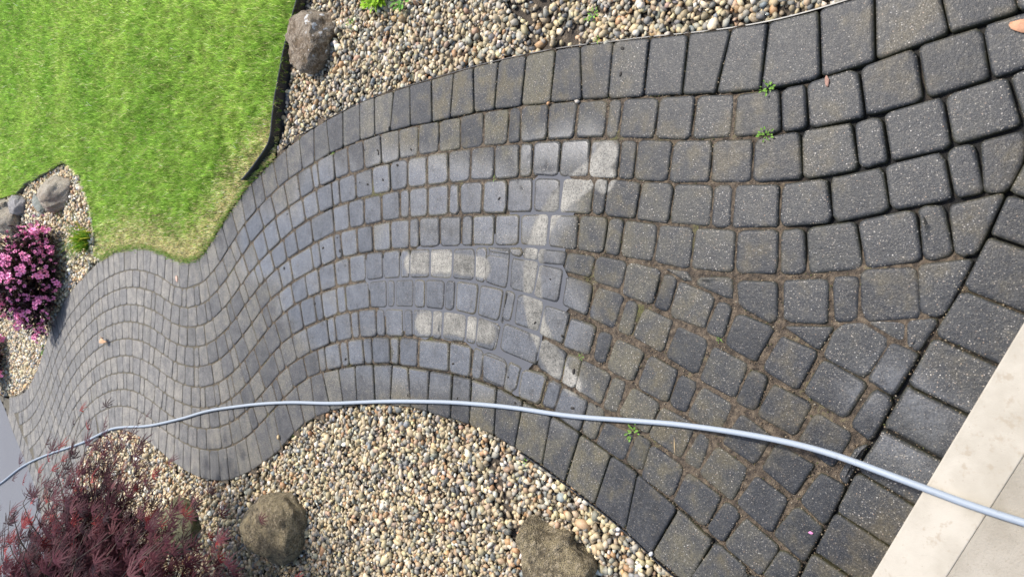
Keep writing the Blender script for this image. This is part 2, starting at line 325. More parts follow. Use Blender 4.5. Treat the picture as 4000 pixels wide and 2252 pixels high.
l7 = [(2040,1430),(1941,1378),(1831,1343),(1721,1326),(1610,1317),(1500,1314),(1452,1316),(1363,1325),(1297,1339),(1242,1361),(1187,1388),(1121,1430),(1088,1461)]
G0, G1, G9, G10 = (smooth(PL(l)) for l in (L0, L1, L9, L10))
# centre line of the far part and its cross sections
anch = [((1339,574),(1339,1433)),((1129,696),(1203,1474)),((953,875),(1088,1574)),((800,1096),(963,1708)),((703,1126),(814,1759)),((610,1072),(657,1691)),((503,1055),(541,1602)),((428,1081),(448,1585)),((348,1140),(379,1614)),((269,1236),(331,1663)),((203,1374),(278,1755)),((157,1505),(256,1840)),((103,1594),(238,1940)),((20,1618),(185,2060))]
a1 = [nearest(G1, P2(*a)) for a, b in anch]; a9 = [nearest(G9, P2(*b)) for a, b in anch]
ctr = []
for k in range(len(anch) - 1):
    for u in np.linspace(0, 1, 14, endpoint=False):
        i = a1[k] + (a1[k + 1] - a1[k]) * u; j = a9[k] + (a9[k + 1] - a9[k]) * u
        ctr.append((G1[int(round(i))] + G9[int(round(j))]) / 2)
ctr = smooth(np.array(ctr), .06, 3)
sec = []
tg = np.gradient(ctr, axis=0)
for _ in range(10): tg[1:-1] = (tg[:-2] + tg[1:-1] * 2 + tg[2:]) / 4
for c, t_ in zip(ctr, tg):
    n = np.array((-t_[1], t_[0])); n /= np.linalg.norm(n)
    if n[0] < 0 and True: n = -n if (n @ (G1[nearest(G1, c)] - c)) < 0 else n
    if (n @ (G1[nearest(G1, c)] - c)) < 0: n = -n
    a = seg_hit(c, n, G1, 1.4); b = seg_hit(c, -n, G9, 1.4)
    if a is None or b is None: continue
    sec.append((a, b))
ne = len(sec)
for c_i in range(len(sec)):
    if pix(sec[c_i][0])[0] < 185: ne = c_i; break
sec = sec[:ne]; pa, pb = pix(sec[-1][0]), pix(sec[-1][1])
endp = [(pa, pb), ((155,1508),(258,1835)), ((121,1574),(243,1915)), ((85,1606),(225,1985)), ((55,1617),(203,2040))]
for (c0, c1) in zip(endp[:-1], endp[1:]):
    for u in np.linspace(.2, 1, 5):
        q1 = P2(*c0[0]) * (1 - u) + P2(*c1[0]) * u; q9 = P2(*c0[1]) * (1 - u) + P2(*c1[1]) * u
        sec.append((G1[nearest(G1, q1)], G9[nearest(G9, q9)]))
def v_at(line, a, b):
    h = seg_hit(a, (b - a) / np.linalg.norm(b - a), line, np.linalg.norm(b - a))
    return None if h is None else np.linalg.norm(h - a) / np.linalg.norm(b - a)
LN = [G1]
for i, l in enumerate((l1, l2, l3, l4, l5, l6, l7), 1):
    g = smooth(PL(l)); last = None; far_pts = []; endx = pix(g[-1])[0]
    dv = 0.0; cnt = 0
    for a, b in sec:
        v = v_at(g, a, b) if not isinstance(a, tuple) else None
        if v is not None: dv = v - i / 8; far_pts = []; cnt = 0; continue
        if pix(a + (b - a) * (i / 8))[0] > endx: continue
        cnt += 1; f = math.exp(-cnt / 8.)
        far_pts.append(a + (b - a) * (i / 8 + dv * f))
    g = np.vstack([g, np.array(far_pts[1:])]); LN.append(smooth(g, .03, 2))
LN.append(G9)

# ------------------------------------------------------------------ paver shapes
def inset(pts, d):
    n = len(pts); out = []
    A = sum(pts[i][0] * pts[(i + 1) % n][1] - pts[(i + 1) % n][0] * pts[i][1] for i in range(n))
    sgn = 1 if A > 0 else -1
    for i in range(n):
        p0, p1, p2 = np.array(pts[i - 1]), np.array(pts[i]), np.array(pts[(i + 1) % n])
        e1 = p1 - p0; e2 = p2 - p1; e1 = e1 / (np.linalg.norm(e1) + 1e-9); e2 = e2 / (np.linalg.norm(e2) + 1e-9)
        n1 = np.array((-e1[1], e1[0])) * sgn; n2 = np.array((-e2[1], e2[0])) * sgn
        den = 1 + n1 @ n2
        out.append(p1 + (n1 + n2) / max(den, .35) * d)
    return out
def rounded(pts, r, m=4):
    n = len(pts); out = []
    for i in range(n):
        p0, p1, p2 = np.array(pts[i - 1]), np.array(pts[i]), np.array(pts[(i + 1) % n])
        a = p0 - p1; b = p2 - p1; la, lb = np.linalg.norm(a), np.linalg.norm(b)
        rr = min(r, la * .42, lb * .42); A = p1 + a / la * rr; B = p1 + b / lb * rr
        for q in range(m):
            u = q / (m - 1); out.append((1 - u) ** 2 * A + 2 * u * (1 - u) * p1 + u * u * B)
    return np.array(out)
def paver_mesh(pts, rad, jit=.0013, rings=((.0, -.045), (.0, -.009), (.0014, -.0038), (.0042, -.0011), (.0080, 0), (.013, .0002)), m=4):
    """pts ground outline; returns verts about the centroid, faces, centroid"""
    c = np.mean(pts, axis=0); n = None; V = []
    size = math.sqrt(abs(sum(pts[i][0] * pts[(i + 1) % len(pts)][1] - pts[(i + 1) % len(pts)][0] * pts[i][1] for i in range(len(pts)))) / 2)
    per = sum(np.linalg.norm(np.array(pts[i]) - np.array(pts[i - 1])) for i in range(len(pts))); inr = 4 * size * size / per * 2 if False else 2 * (size * 1.0) ** 2 * 2 / per; f = min(1, inr / .045)
    R0 = rounded(pts, rad, m); n = len(R0); J = rng.normal(0, jit, (n, 2))
    tx, ty = rng.normal(0, .005, 2); tz = rng.normal(0, .0008)
    for d, z in rings:
        q = rounded(inset(pts, d * f), rad * (1 - d * 12), m) + J - c
        for p in q: V.append((p[0], p[1], z + tz + tx * p[0] + ty * p[1]))
    k = len(rings); V.append((0, 0, rings[-1][1] + tz))
    F = []
    for r in range(k - 1):
        for i in range(n):
            j = (i + 1) % n; F.append((r * n + i, r * n + j, (r + 1) * n + j, (r + 1) * n + i))
    for i in range(n): F.append(((k - 1) * n + i, (k - 1) * n + (i + 1) % n, k * n))
    A = sum(pts[i][0] * pts[(i + 1) % len(pts)][1] - pts[(i + 1) % len(pts)][0] * pts[i][1] for i in range(len(pts)))
    if A < 0: F = [tuple(reversed(f_)) for f_ in F]
    return V, F, c
FIELD, BORDER = [], []          # outlines (ground) of pavers
def cut_course(A, B, joints, gap=.0016, xmin=-200, auto_from=None, spacing=None, store=FIELD, halves=.28):
    """course between ground lines A and B, cut at joints given as photo x on the mid line, then by real spacing"""
    # mid line
    mid = []
    for p in A[::2]:
        j = nearest(B, p); mid.append((p + B[j]) / 2)
    mid = smooth(np.array(mid), .01, 2); xs = np.array([pix(p)[0] for p in mid])
    T = np.gradient(mid, axis=0)
    for _ in range(6): T[1:-1] = (T[:-2] + T[1:-1] * 2 + T[2:]) / 4
    idx = []
    for x in joints:
        if isinstance(x, tuple): idx.append(x); continue
        idx.append(int(np.argmin(abs(xs - x))))
    if spacing and idx:
        i = idx[-1]; d = arclen(mid)
        s = d[i]; prev_half = False
        while True:
            w = spacing if not halves else (spacing * .52 if (random.random() < halves and not prev_half) else spacing * random.choice((1, 1, 1, 1.04, .97)))
            if halves and random.random() < .05: w = spacing * 1.5
            prev_half = w < spacing * .7; s += w
            if s > d[-1] or xs[min(int(np.searchsorted(d, s)), len(xs) - 1)] < xmin: break
            idx.append(int(np.searchsorted(d, s)))
    cuts = []
    for i in idx:
        if isinstance(i, tuple):
            cuts.append((A[at_px(A, i[0])], B[at_px(B, i[1])])); continue
        o = mid[i]; t_ = T[i] / np.linalg.norm(T[i]); nn = np.array((-t_[1], t_[0]))
        ang = random.gauss(0, .02); nn = np.array((nn[0] * math.cos(ang) - nn[1] * math.sin(ang), nn[0] * math.sin(ang) + nn[1] * math.cos(ang)))
        if nn @ (A[nearest(A, o)] - o) < 0: nn = -nn
        a = seg_hit(o, nn, A, .3); b = seg_hit(o, -nn, B, .3)
        if a is None or b is None: continue
        cuts.append((a, b))
    for (a, b), (a2, b2) in zip(cuts[:-1], cuts[1:]):
        if np.linalg.norm((a + b - a2 - b2) / 2) < .03 or np.linalg.norm((a + b - a2 - b2) / 2) > .5: continue
        store.append(inset([a, a2, b2, b], gap + abs(random.gauss(0, .0008))))
J = {1: [4330, 4110, 3852, 3595, 3365, 3147, 3052, 2869, 2714, 2562, 2427, 2369, 2250, 2137, 2031, 1983, 1886, 1798, 1712, 1634, 1560, 1489, 1422, 1359, 1302, 1243, 1220, 1168, 1115, 1066, 1021, 966],
     2: [4220, 3962, 3697, 3459, 3345, 3134, 2938, 2776, 2617, 2484, 2421, 2300, 2191, 2077, 2024, 1929, 1834, 1749, 1669, 1592, 1521, 1453, 1388, 1325, 1298, 1238, 1187, 1137, 1085, 1038],
     3: [3829, 3703, 3465, 3241, 3050, 2863, 2779, 2622, 2490, 2365, 2310, 2192, 2082, 1981, 1885, 1795, 1753, 1671, 1597, 1561, 1490, 1423, 1361, 1300, 1217, 1159, 1112, 1066],
     4: [3710, 3583, 3355, 3145, 3048, 2869, 2709, 2561, 2429, 2369, 2254, 2143, 2032, 1933, 1845, 1802, 1715, 1635, 1601, 1526, 1458, 1394, 1333, 1308, 1250, 1220, 1137, 1093],
     5: [1988, 1900, 1853, 1765, 1681, 1602, 1564, 1496, 1430, 1363, 1308, 1249, 1195, 1143],
     6: [2010, 1961, 1867, 1780, 1737, 1659, 1618, 1544, 1511, 1441, 1350, 1317, 1259, 1231, 1179, 1129],
     7: [1950, 1861, 1816, 1727, 1688, 1611, 1574, 1502, 1471, 1403, 1372, 1311, 1283, 1202, 1148],
     8: [2024, 1974, 1883, 1841, 1754, 1633, 1557, 1522, 1454, 1421, 1358, 1328, 1272, 1245, 1192, 1137]}
for i in range(1, 9): cut_course(LN[i - 1], LN[i], J[i], spacing=.139, xmin=-200)
B0 = [(4330,4330),(4230,4260),(3935,3965),(3640,3683),(3405,3427),(3190,3197),(3006,2985),(2838,2807),(2681,2648),(2533,2511),(2403,2379),(2273,2258),(2157,2143),(2048,2034),(1947,1939),(1855,1847),(1768,1762),(1685,1679),(1605,1603),(1532,1529),(1463,1461),(1397,1399),(1334,1339),(1275,1283),(1221,1231),(1168,1177),(1118,1128),(1066,1082),(1019,1036),(977,999),(937,961),(900,928),(865,893),(834,859),(803,821),(772,790),(738,733),(703,700),(674,671),(645,643),(617,614),(587,586),(560,560),(534,534),(510,508),(486,486),(464,467),(441,446),(421,426),(400,407)]
cut_course(G0, G1, B0, gap=.0012, store=BORDER)
cut_course(G0, G1, [403], gap=.0012, xmin=30, spacing=.135, store=BORDER, halves=0)
B9 = [(2930,2820),(2786,2690),(2638,2548),(2499,2431),(2383,2320),(2267,2209),(2156,2108),(2050,2016),(1939,1927),(1843,1838),(1757,1753),(1672,1676),(1594,1599),(1523,1526),(1453,1457),(1386,1399),(1322,1336),(1261,1286),(1206,1237),(1154,1192),(1110,1146),(1069,1100),(1032,1069),(994,1025),(957,982),(920,941),(885,897),(850,858),(814,819),(779,781),(746,746),(717,711),(684,680),(653,647),(624,620),(595,590),(566,562),(536,532),(506,502),(477,476),(447,449),(420,428),(396,408),(373,390)]
cut_course(G9, G10, B9, gap=.0012, store=BORDER)
cut_course(G9, G10, [378], gap=.0012, xmin=190, spacing=.135, store=BORDER, halves=0)
# hand traced pavers where the two directions meet: (x0, y0, scale) then polygons
V5 = (2200, 800, .6897); VB2 = (3000, 800, .6897); VB1 = (3000, 0, .6897); V4 = (1900, 900, .8537); VG1 = (1900, 1400, .4828); V3 = (2400, 1252, .6897); VG3 = (3100, 1552, .4828); V2 = (1500, 900, .5517)
HAND = [
 (V5, [(770,405),(955,415),(955,535),(750,445)]), (V5, [(985,430),(1205,435),(1205,645),(1175,670),(990,565)]), (VB2, [(85,430),(340,420),(335,670),(90,655)]),
 (VB2, [(370,415),(505,400),(505,650),(385,665)]), (VB2, [(525,372),(840,358),(860,640),(565,657),(530,600)]), (VB2, [(850,345),(1155,310),(1000,612),(920,630),(865,600)]),
 (VB2, [(95,685),(370,690),(280,825)]), (VB2, [(555,662),(778,657),(780,790)]), (VB2, [(790,650),(960,650),(850,825),(790,790)]),
 (VB1, [(1030,1162),(1335,1098),(1175,1440),(1065,1440)]), (VB1, [(1205,800),(1450,745),(1445,885),(1355,1075),(1225,1090)]),
 (V4, [(238,85),(365,97),(355,160),(235,148)]), (V4, [(170,80),(235,82),(232,135),(168,125)]), (V4, [(105,80),(165,80),(163,120),(115,110)]), (V4, [(5,78),(98,84),(108,108),(15,100)]),
 (V4, [(0,110),(105,125),(95,250),(-5,238)]), (V4, [(118,125),(237,145),(212,290),(105,265)]), (V4, [(243,155),(352,178),(325,327),(217,300)]),
 (V4, [(372,100),(495,122),(472,212),(352,185)]), (V4, [(505,122),(640,145),(610,268),(487,228)]), (V4, [(650,148),(795,180),(755,335),(622,290)]),
 (V5, [(570,362),(690,375),(728,425),(700,430)]), (V5, [(575,390),(643,410),(590,605),(510,575)]), (V5, [(655,435),(855,520),(800,700),(605,625)]),
 (V5, [(880,545),(955,575),(895,760),(805,715)]), (V5, [(985,615),(1195,700),(1085,890),(915,790)]), (V5, [(1235,745),(1440,835),(1325,1045),(1130,930)]),
 (VB2, [(395,685),(540,662),(690,765),(545,980),(310,850)]), (VB2, [(700,780),(850,842),(710,1080),(560,990)]),
 (V4, [(85,270),(132,282),(110,415),(70,405)]), (V4, [(145,293),(262,325),(235,463),(126,425)]), (V4, [(268,338),(376,375),(345,520),(238,470)]),
 (V4, [(365,210),(483,245),(455,387),(345,342)]), (V4, [(508,262),(625,300),(580,445),(468,395)]), (V4, [(640,320),(692,337),(658,482),(600,460)]),
 (V5, [(455,585),(620,660),(555,835),(395,745)]), (V5, [(650,680),(820,770),(755,960),(580,860)]), (V5, [(845,805),(1045,900),(965,1095),(770,990)]),
 (V5, [(1065,930),(1155,975),(1085,1165),(975,1118)]), (V5, [(1185,1015),(1405,1132),(1305,1310),(1095,1190)]), (VB2, [(310,880),(560,1012),(435,1210),(200,1065)]),
 (V4, [(385,400),(500,440),(465,570),(350,530)]), (V4, [(515,462),(577,480),(535,610),(488,590)]), (V4, [(592,500),(718,555),(665,690),(550,630)]),
 (V5, [(490,850),(645,940),(580,1120),(420,1030)]), (V5, [(670,960),(755,1010),(690,1180),(600,1125)]),
 (V3, [(495,375),(670,480),(590,642),(410,545)]), (V3, [(715,525),(888,655),(790,815),(607,690)]), (V3, [(1140,520),(1345,640),(1235,832),(1040,682)]),
 (V3, [(920,692),(1130,822),(1012,990),(832,838)]), (V3, [(102,378),(252,475),(185,640),(22,530)]), (V3, [(270,490),(452,590),(375,780),(195,652)]),
 (V3, [(485,630),(540,680),(472,850),(385,792)]), (V3, [(205,708),(390,830),(320,1000),(150,880)]), (V3, [(130,645),(205,690),(150,852),(63,800)]),
 (VG1, [(965,518),(1190,622),(1100,826),(885,680)]), (VG1, [(1022,150),(1122,192),(1050,440),(945,402)]), (V4, [(440,595),(567,660),(520,797),(405,725)]),
 (V4, [(372,565),(434,590),(400,722),(345,697)]), (V4, [(252,496),(365,560),(333,687),(231,620)]), (V4, [(80,425),(248,490),(222,612),(62,542)]),
 (V2, [(668,612),(820,672),(778,850),(650,820)]), (V2, [(700,865),(870,930),(850,1110),(702,1045)]), (V4, [(100,602),(160,622),(130,735),(88,722)]),
 (V4, [(167,635),(276,665),(236,797),(143,757)]), (V4, [(287,683),(341,705),(311,817),(255,800)]), (VG1, [(612,235),(818,342),(745,585),(543,447)]),
 (VG1, [(828,348),(958,425),(870,662),(775,600)]), 
 (V3, [(415,860),(600,1000),(510,1165),(330,1020)]), (V3, [(580,710),(755,840),(660,1020),(480,865)]), (V3, [(800,880),(980,1010),(880,1200),(690,1030)]),
 (V3, [(1160,865),(1305,940),(1182,1160),(1050,1020)]), (V3, [(625,1025),(710,1090),(610,1255),(520,1180)]), (V3, [(740,1120),(930,1282),(820,1442),(620,1270)]),
 (V3, [(1030,1050),(1180,1172),(1070,1370),(900,1210)]), (V3, [(572,1260),(748,1405),(640,1600),(432,1450)]), (V3, [(945,1300),(1060,1385),(960,1560),(840,1440)]),
 (VB2, [(600,1045),(705,1092),(578,1340),(465,1247)]), (VG3, [(510,412),(603,372),(422,700),(365,630)]), (V3, [(770,1450),(830,1460),(930,1590),(830,1750),(650,1600)]),
]
for (x0, y0, s_), pl in HAND:
    g = [P2(x0 + a * s_, y0 + b * s_) for a, b in pl]; FIELD.append(inset(g, -.0042))
# slabs along the step
SL = [(4200,235),(4100,425),(4000,614),(3928,752),(3855,917),(3752,1124),(3641,1310),(3538,1497),(3441,1669),(3341,1837),(3259,1996),(3172,2151),(3090,2310)]
st_line = [P2(x, y) for x, y in SL]
dirn = st_line[-1] - st_line[2]; dirn = dirn / np.linalg.norm(dirn); out_n = np.array((dirn[1], -dirn[0]))
if out_n[1] > 0: out_n = -out_n
SLABS = []
DR = smooth(PL([(40,1600),(59,1622),(76,1671),(93,1712),(114,1755),(131,1798),(152,1850),(168,1900),(182,1960),(190,2030),(195,2090)]))
slab_len = .235
for a, b in zip(st_line[:-1], st_line[1:]): SLABS.append(inset([a, b, b + out_n * slab_len, a + out_n * slab_len], .003))

path = empty('path', P(1500, 1000)); tag(path, 'curving charcoal paver path from concrete step to drive', kind='structure')
pl0 = Vector(path.location)
def size_px(g):
    q = [pix(p) for p in g]; n = len(q)
    return abs(sum(q[i][0] * q[(i + 1) % n][1] - q[(i + 1) % n][0] * q[i][1] for i in range(n))) / 2
def beyond(g):
    c = np.mean(g, axis=0); i = nearest(DR, c); t_ = DR[min(i + 1, len(DR) - 1)] - DR[max(i - 1, 0)]; n_ = np.array((-t_[1], t_[0]))
    if n_ @ (P2(0, 1700) - P2(300, 1700)) < 0: n_ = -n_
    return i not in (0,) and n_ @ (c - DR[i]) > -.02 * np.linalg.norm(n_)
FIELD = [g for g in FIELD if size_px(g) > 30 and not beyond(g)]
inview = lambda g: any(-60 < pix(p)[0] < 4060 and -60 < pix(p)[1] < 2312 for p in g)
FIELD.sort(key=lambda g: -(size_px(g) if inview(g) else 0))
def add_pavers(lst, name, mat, rad, limit=300):
    rest_v, rest_f = [], []
    for i, g in enumerate(lst):
        fewer = i >= limit
        V, F, c = paver_mesh(g, rad, m=3 if fewer else 4)
        if not fewer:
            mesh_obj(name, V, F, mat, path, loc=(c[0] - pl0.x, c[1] - pl0.y, -pl0.z))
        else:
            o = len(rest_v); rest_v += [(v[0] + c[0] - pl0.x, v[1] + c[1] - pl0.y, v[2]) for v in V]; rest_f += [tuple(k + o for k in f) for f in F]
    if rest_v:
        o = mesh_obj(name, rest_v, rest_f, mat, path); o['kind'] = 'stuff'; o.name = 'far_pavers'
add_pavers(FIELD, 'paver', M_PAV, .021)
add_pavers(BORDER + SLABS, 'border_paver', M_BOR, .015)
# soldier course along the drive
dr_in = smooth(PL([(25,1550),(42,1585),(59,1622),(76,1671),(93,1712),(114,1755),(131,1798),(152,1850),(168,1900),(182,1960),(190,2030),(195,2090)])); dr_out = smooth(PL([(-35,1500),(-10,1540),(8,1575),(24,1612),(41,1668),(69,1732),(96,1798),(117,1850),(136,1900),(150,1960),(160,2030),(168,2110)]))
tmp = []; cut_course(dr_in, dr_out, [15], gap=.003, spacing=.14, store=tmp, halves=0, xmin=-500)
def join_pavers(lst, name, mat, rad):
    V_, F_ = [], []
    for g in lst:
        V, F, c = paver_mesh(g, rad, m=3); o = len(V_); V_ += [(v[0] + c[0] - pl0.x, v[1] + c[1] - pl0.y, v[2]) for v in V]; F_ += [tuple(k + o for k in f) for f in F]
    o = mesh_obj(name, V_, F_, mat, path); o['kind'] = 'stuff'
for g in tmp:
    V, F, c = paver_mesh(g, .01, m=3); mesh_obj('border_paver', V, F, M_BOR, path, loc=(c[0] - pl0.x, c[1] - pl0.y, 0))
print('pavers', len(FIELD), len(BORDER), len(SLABS), len(tmp))

# ------------------------------------------------------------------ joint fill under the pavers
def grid_patch(name, poly, step, zf, mat, parent=None, cols=None):
    mn = poly.min(0); mx = poly.max(0); nx = int((mx[0] - mn[0]) / step) + 1; ny = int((mx[1] - mn[1]) / step) + 1
    X, Y = np.meshgrid(np.linspace(mn[0], mx[0], nx), np.linspace(mn[1], mx[1], ny))
    V = np.c_[X.ravel(), Y.ravel(), zf(X.ravel(), Y.ravel())]
    i = np.arange(nx * ny).reshape(ny, nx); F = np.c_[i[:-1, :-1].ravel(), i[:-1, 1:].ravel(), i[1:, 1:].ravel(), i[1:, :-1].ravel()]
    cen = (V[F[:, 0], :2] + V[F[:, 2], :2]) / 2; F = F[inpoly(cen, poly)]
    used = np.unique(F); rem = -np.ones(len(V), int); rem[used] = np.arange(len(used))
    return big_mesh(name, V[used], rem[F], None, mat, parent)
outline = np.vstack([G0, G10[::-1]])
PUD = [(1400,1030),(1560,985),(1720,965),(1860,960),(1960,900),(2010,800),(2060,700),(2200,680),(2270,720),(2230,850),(2180,960),(2210,1060),(2230,1120),(2200,1200),(2120,1290),(2100,1400),(2060,1480),(2010,1540),(1960,1500),(1850,1370),(1800,1320),(1560,1300),(1470,1200)]
pud = smooth(PL(PUD + PUD[:1]), .02, 2)
def fill_z(x, y):
    z = -.0062 + (noise2(x, y, 7, 1) - .5) * .010 + (noise2(x, y, 45, 2) - .5) * .006 + (noise2(x, y, 2.1, 5) - .5) * .005
    q = np.c_[x, y]; b = inpoly(q, np.vstack([G0, G1[::-1]])) | inpoly(q, np.vstack([G9, G10[::-1]]))
    z = np.where(b, z - .010 - .008 * noise2(x, y, 9, 6), z)
    px_ = np.array([pix(p) for p in q]).T
    z = z - .016 * np.clip((px_[0] - 2950) / 250, 0, 1) * np.clip((1060 - px_[1]) / 120, 0, 1)
    z = np.where((q - st_line[2]) @ out_n > -.01, z - .012, z)
    m = inpoly(np.c_[x, y], pud); z = np.where(m, np.minimum(z, -.0075), z)
    return np.clip(z, -.03, -.0022)
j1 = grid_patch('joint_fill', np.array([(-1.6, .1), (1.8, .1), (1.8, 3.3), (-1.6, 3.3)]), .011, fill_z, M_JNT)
# trim to the path
def trim(o, poly):
    me = o.data; co = np.empty(len(me.vertices) * 3, np.float32); me.vertices.foreach_get('co', co); co = co.reshape(-1, 3)
    F = np.array([p.vertices[:] for p in me.polygons]); cen = co[F].mean(1)[:, :2]; keep = inpoly(cen, poly)
    mat = me.materials[0]; nm = o.name; bpy.data.objects.remove(o); F = F[keep]
    used = np.unique(F); rem = -np.ones(len(co), int); rem[used] = np.arange(len(used))
    return big_mesh(nm, co[used], rem[F], None, mat)
slab_back = [b + out_n * slab_len for b in st_line]
whole = np.vstack([G0, G10[::-1], np.array([st_line[-1] + out_n * .3, st_line[0] + out_n * .3])])
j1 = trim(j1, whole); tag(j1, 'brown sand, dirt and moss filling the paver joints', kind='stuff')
j2 = grid_patch('far_joint_fill', np.array([(-4.5, 3.3), (2, 3.3), (2, 12), (-4.5, 12)]), .06, lambda x, y: np.full_like(x, -.005) , M_JNT)
j2 = trim(j2, np.vstack([G0, np.array([P2(-30, 1520), P2(-12, 1545), *dr_out, P2(215, 2125)]), G10[::-1]])); tag(j2, 'pale sand in the joints of the far paving', kind='stuff')

gq = rng.uniform((-1.7, .1), (1.9, 4.6), (260000, 2)); gq = gq[inpoly(gq, whole)]; pxg = np.array([pix(p) for p in gq]); gq = gq[(pxg[:, 0] < 4100) & (pxg[:, 1] < 2350) & (pxg[:, 1] > -60) & ~inpoly(gq, pud) & ~((pxg[:, 0] > 2950) & (pxg[:, 1] < 1060))][:42000]
OCT = np.array([(1, 0, 0), (-1, 0, 0), (0, 1, 0), (0, -1, 0), (0, 0, 1.)]); OF = np.array([(0, 2, 4), (2, 1, 4), (1, 3, 4), (3, 0, 4)])
n = len(gq); s_ = rng.uniform(.0012, .0038, n); gc = np.array([(.10, .07, .045), (.17, .125, .08), (.26, .21, .14), (.05, .04, .03), (.08, .085, .03), (.33, .29, .22)])[rng.choice(6, n, p=(.3, .25, .12, .18, .1, .05))]
V, F, C = batch(OCT[None], OF, np.c_[gq, np.full(n, -.0052) + rng.normal(0, .001, n)], rotmats(rng.normal(0, .4, n), rng.normal(0, .4, n), rng.uniform(0, 6, n)), np.c_[s_, s_ * .8, s_ * .9], gc)
M_GRAIN = mat_attr('dirt grain', .9)
o = big_mesh('joint_grit', V, F, C, M_GRAIN, smooth_=False); tag(o, 'brown grit and crumbs lying in the paver joints', kind='stuff')

# standing water in the sunken part of the path
t = NT('shallow water with painted sky'); gl = t.new('ShaderNodeBsdfGlossy'); gl.inputs['Roughness'].default_value = .28; gl.inputs[0].default_value = (.6, .6, .6, 1); tr = t.new('ShaderNodeBsdfTransparent'); tr.inputs[0].default_value = (.72, .72, .72, 1)
di = t.new('ShaderNodeBsdfDiffuse'); di.inputs[0].default_value = (.125, .13, .145, 1); m1 = t.new('ShaderNodeMixShader'); m1.inputs[0].default_value = .8  # grey-blue sky reflection painted into the water's diffuse colour
t.l.new(tr.outputs[0], m1.inputs[1]); t.l.new(di.outputs[0], m1.inputs[2]); fr = t.new('ShaderNodeFresnel'); fr.inputs[0].default_value = 1.18
m2 = t.new('ShaderNodeMixShader'); t.l.new(fr.outputs[0], m2.inputs[0]); t.l.new(m1.outputs[0], m2.inputs[1]); t.l.new(gl.outputs[0], m2.inputs[2]); t.l.new(m2.outputs[0], t.out.inputs[0])
M_WATER = t.m
pw = pud + (noise2(pud[:, 0] * 1, pud[:, 1], 12, 9)[:, None] - .5) * .05
water = mesh_obj('puddle_water', [(x, y, -.0026) for x, y in pw[:-1]], [tuple(range(len(pw) - 1))], M_WATER, smooth_=False)
tag(water, 'shallow film of water standing in the sunken joints, painted sky grey', kind='structure')

# ------------------------------------------------------------------ ground
def zone(name, px, z, mat, label, kind='structure'):
    pts = [P2(x, y) for x, y in px]; o = mesh_obj(name, [(p[0], p[1], z) for p in pts], [tuple(range(len(pts)))], mat, smooth_=False)
    return tag(o, label, kind=kind)
gr = mesh_obj('ground', [(-60, -4, -.09), (60, -4, -.09), (60, 120, -.09), (-60, 120, -.09)], [(0, 1, 2, 3)], M_SOIL, smooth_=False); tag(gr, 'dark damp soil under the garden', kind='structure')
# planting beds (soil under gravel)
edge_px = [(1210,-60),(1194,0),(1176,62),(1155,140),(1137,215),(1120,306),(1103,393),(1094,470),(1089,545)]
edge = smooth(PL(edge_px), .05, 2)
topbed = np.vstack([edge[::-1], np.array([P2(1240, -420), P2(2600, -420), P2(3400, -420)]), G0[::-1][[i for i in range(len(G0)) if True]]])
iA = nearest(G0, P2(1075, 615)); iB = nearest(G0, P2(3700, -130))
topbed = np.vstack([G0[iB:iA + 1], edge[::-1], np.array([P2(1280, -500), P2(3500, -500)])])
iC = nearest(G10, P2(300, 1870))
botbed = np.vstack([G10, np.array([P2(190, 2300), P2(420, 2750), P2(1200, 2750), P2(2600, 2800), P2(3000, 2600)])])
iD = nearest(G0, P2(400, 1012)); iE = len(G0) - 1
farb = [(372,1000),(380,930),(374,860),(355,770),(325,690),(290,650),(262,628),(225,650),(160,690),(110,715),(75,755),(45,762),(0,775),(-60,800),(-200,850),(-300,1000),(-260,1300),(-120,1480)]
farbed = np.vstack([G0[iD:iE + 1][::-1], PL(farb)])
bed_z = -.035
for nm, pg, lb in (('gravel_bed', topbed, 'soil of the gravel bed between lawn and path'), ('gravel_bed', botbed, 'soil of the gravel bed with boulders and red maple'), ('gravel_bed', farbed, 'soil of the far gravel bed with the pink shrub')):
    o = mesh_obj(nm, [(x, y, bed_z) for x, y in pg], [tuple(range(len(pg)))], M_SOIL, smooth_=False); tag(o, lb, kind='structure')
# drive
t = NT('asphalt'); n = t.noise(260, 3, rough=.7); n1 = t.noise(1.5, 3)
M_ASP = t.set(Base_Color=t.mix(t.ss(n, .3, .75), t.mix(n1, (.085, .09, .105), (.115, .12, .135)), (.16, .165, .18)), Roughness=.8, Normal=t.bump(n, .5, .003))
dpts = [*dr_out, P2(230, 2400), P2(260, 2900), P2(-300, 3200), P2(-520, 2500), P2(-420, 1500), P2(-150, 1500), P2(-40, 1525)]
o = mesh_obj('driveway', [(p[0], p[1], -.004) for p in dpts], [tuple(range(len(dpts)))], M_ASP, smooth_=False); tag(o, 'smooth blue grey asphalt drive at the far end of the path', kind='structure')

# ------------------------------------------------------------------ gravel
PAL = np.array([(.50,.42,.28),(.41,.34,.23),(.60,.53,.41),(.27,.27,.24),(.14,.15,.16),(.38,.23,.12),(.34,.33,.30),(.68,.66,.61),(.24,.20,.14),(.42,.29,.20),(.19,.22,.25),(.52,.46,.30),(.07,.075,.08),(.35,.26,.21)])
PW = np.array([.17,.14,.10,.10,.06,.05,.11,.05,.07,.04,.03,.05,.02,.01]); PW = PW / PW.sum()
def stones(sub, nv):
    V, F = ico(sub); out = []
    for _ in range(nv):
        v = V * 1.0
        for _ in range(7):
            d = rng.normal(size=3); d /= np.linalg.norm(d); h = rng.uniform(.52, .85)
            k = v @ d; ex = np.clip(k - h, 0, None); v = v - ex[:, None] * d
        v += rng.normal(0, .03, v.shape); out.append(v)
    return np.array(out), F
ST1, SF1 = stones(1, 24); ST0, SF0 = stones(1, 10) if False else stones(1, 12)
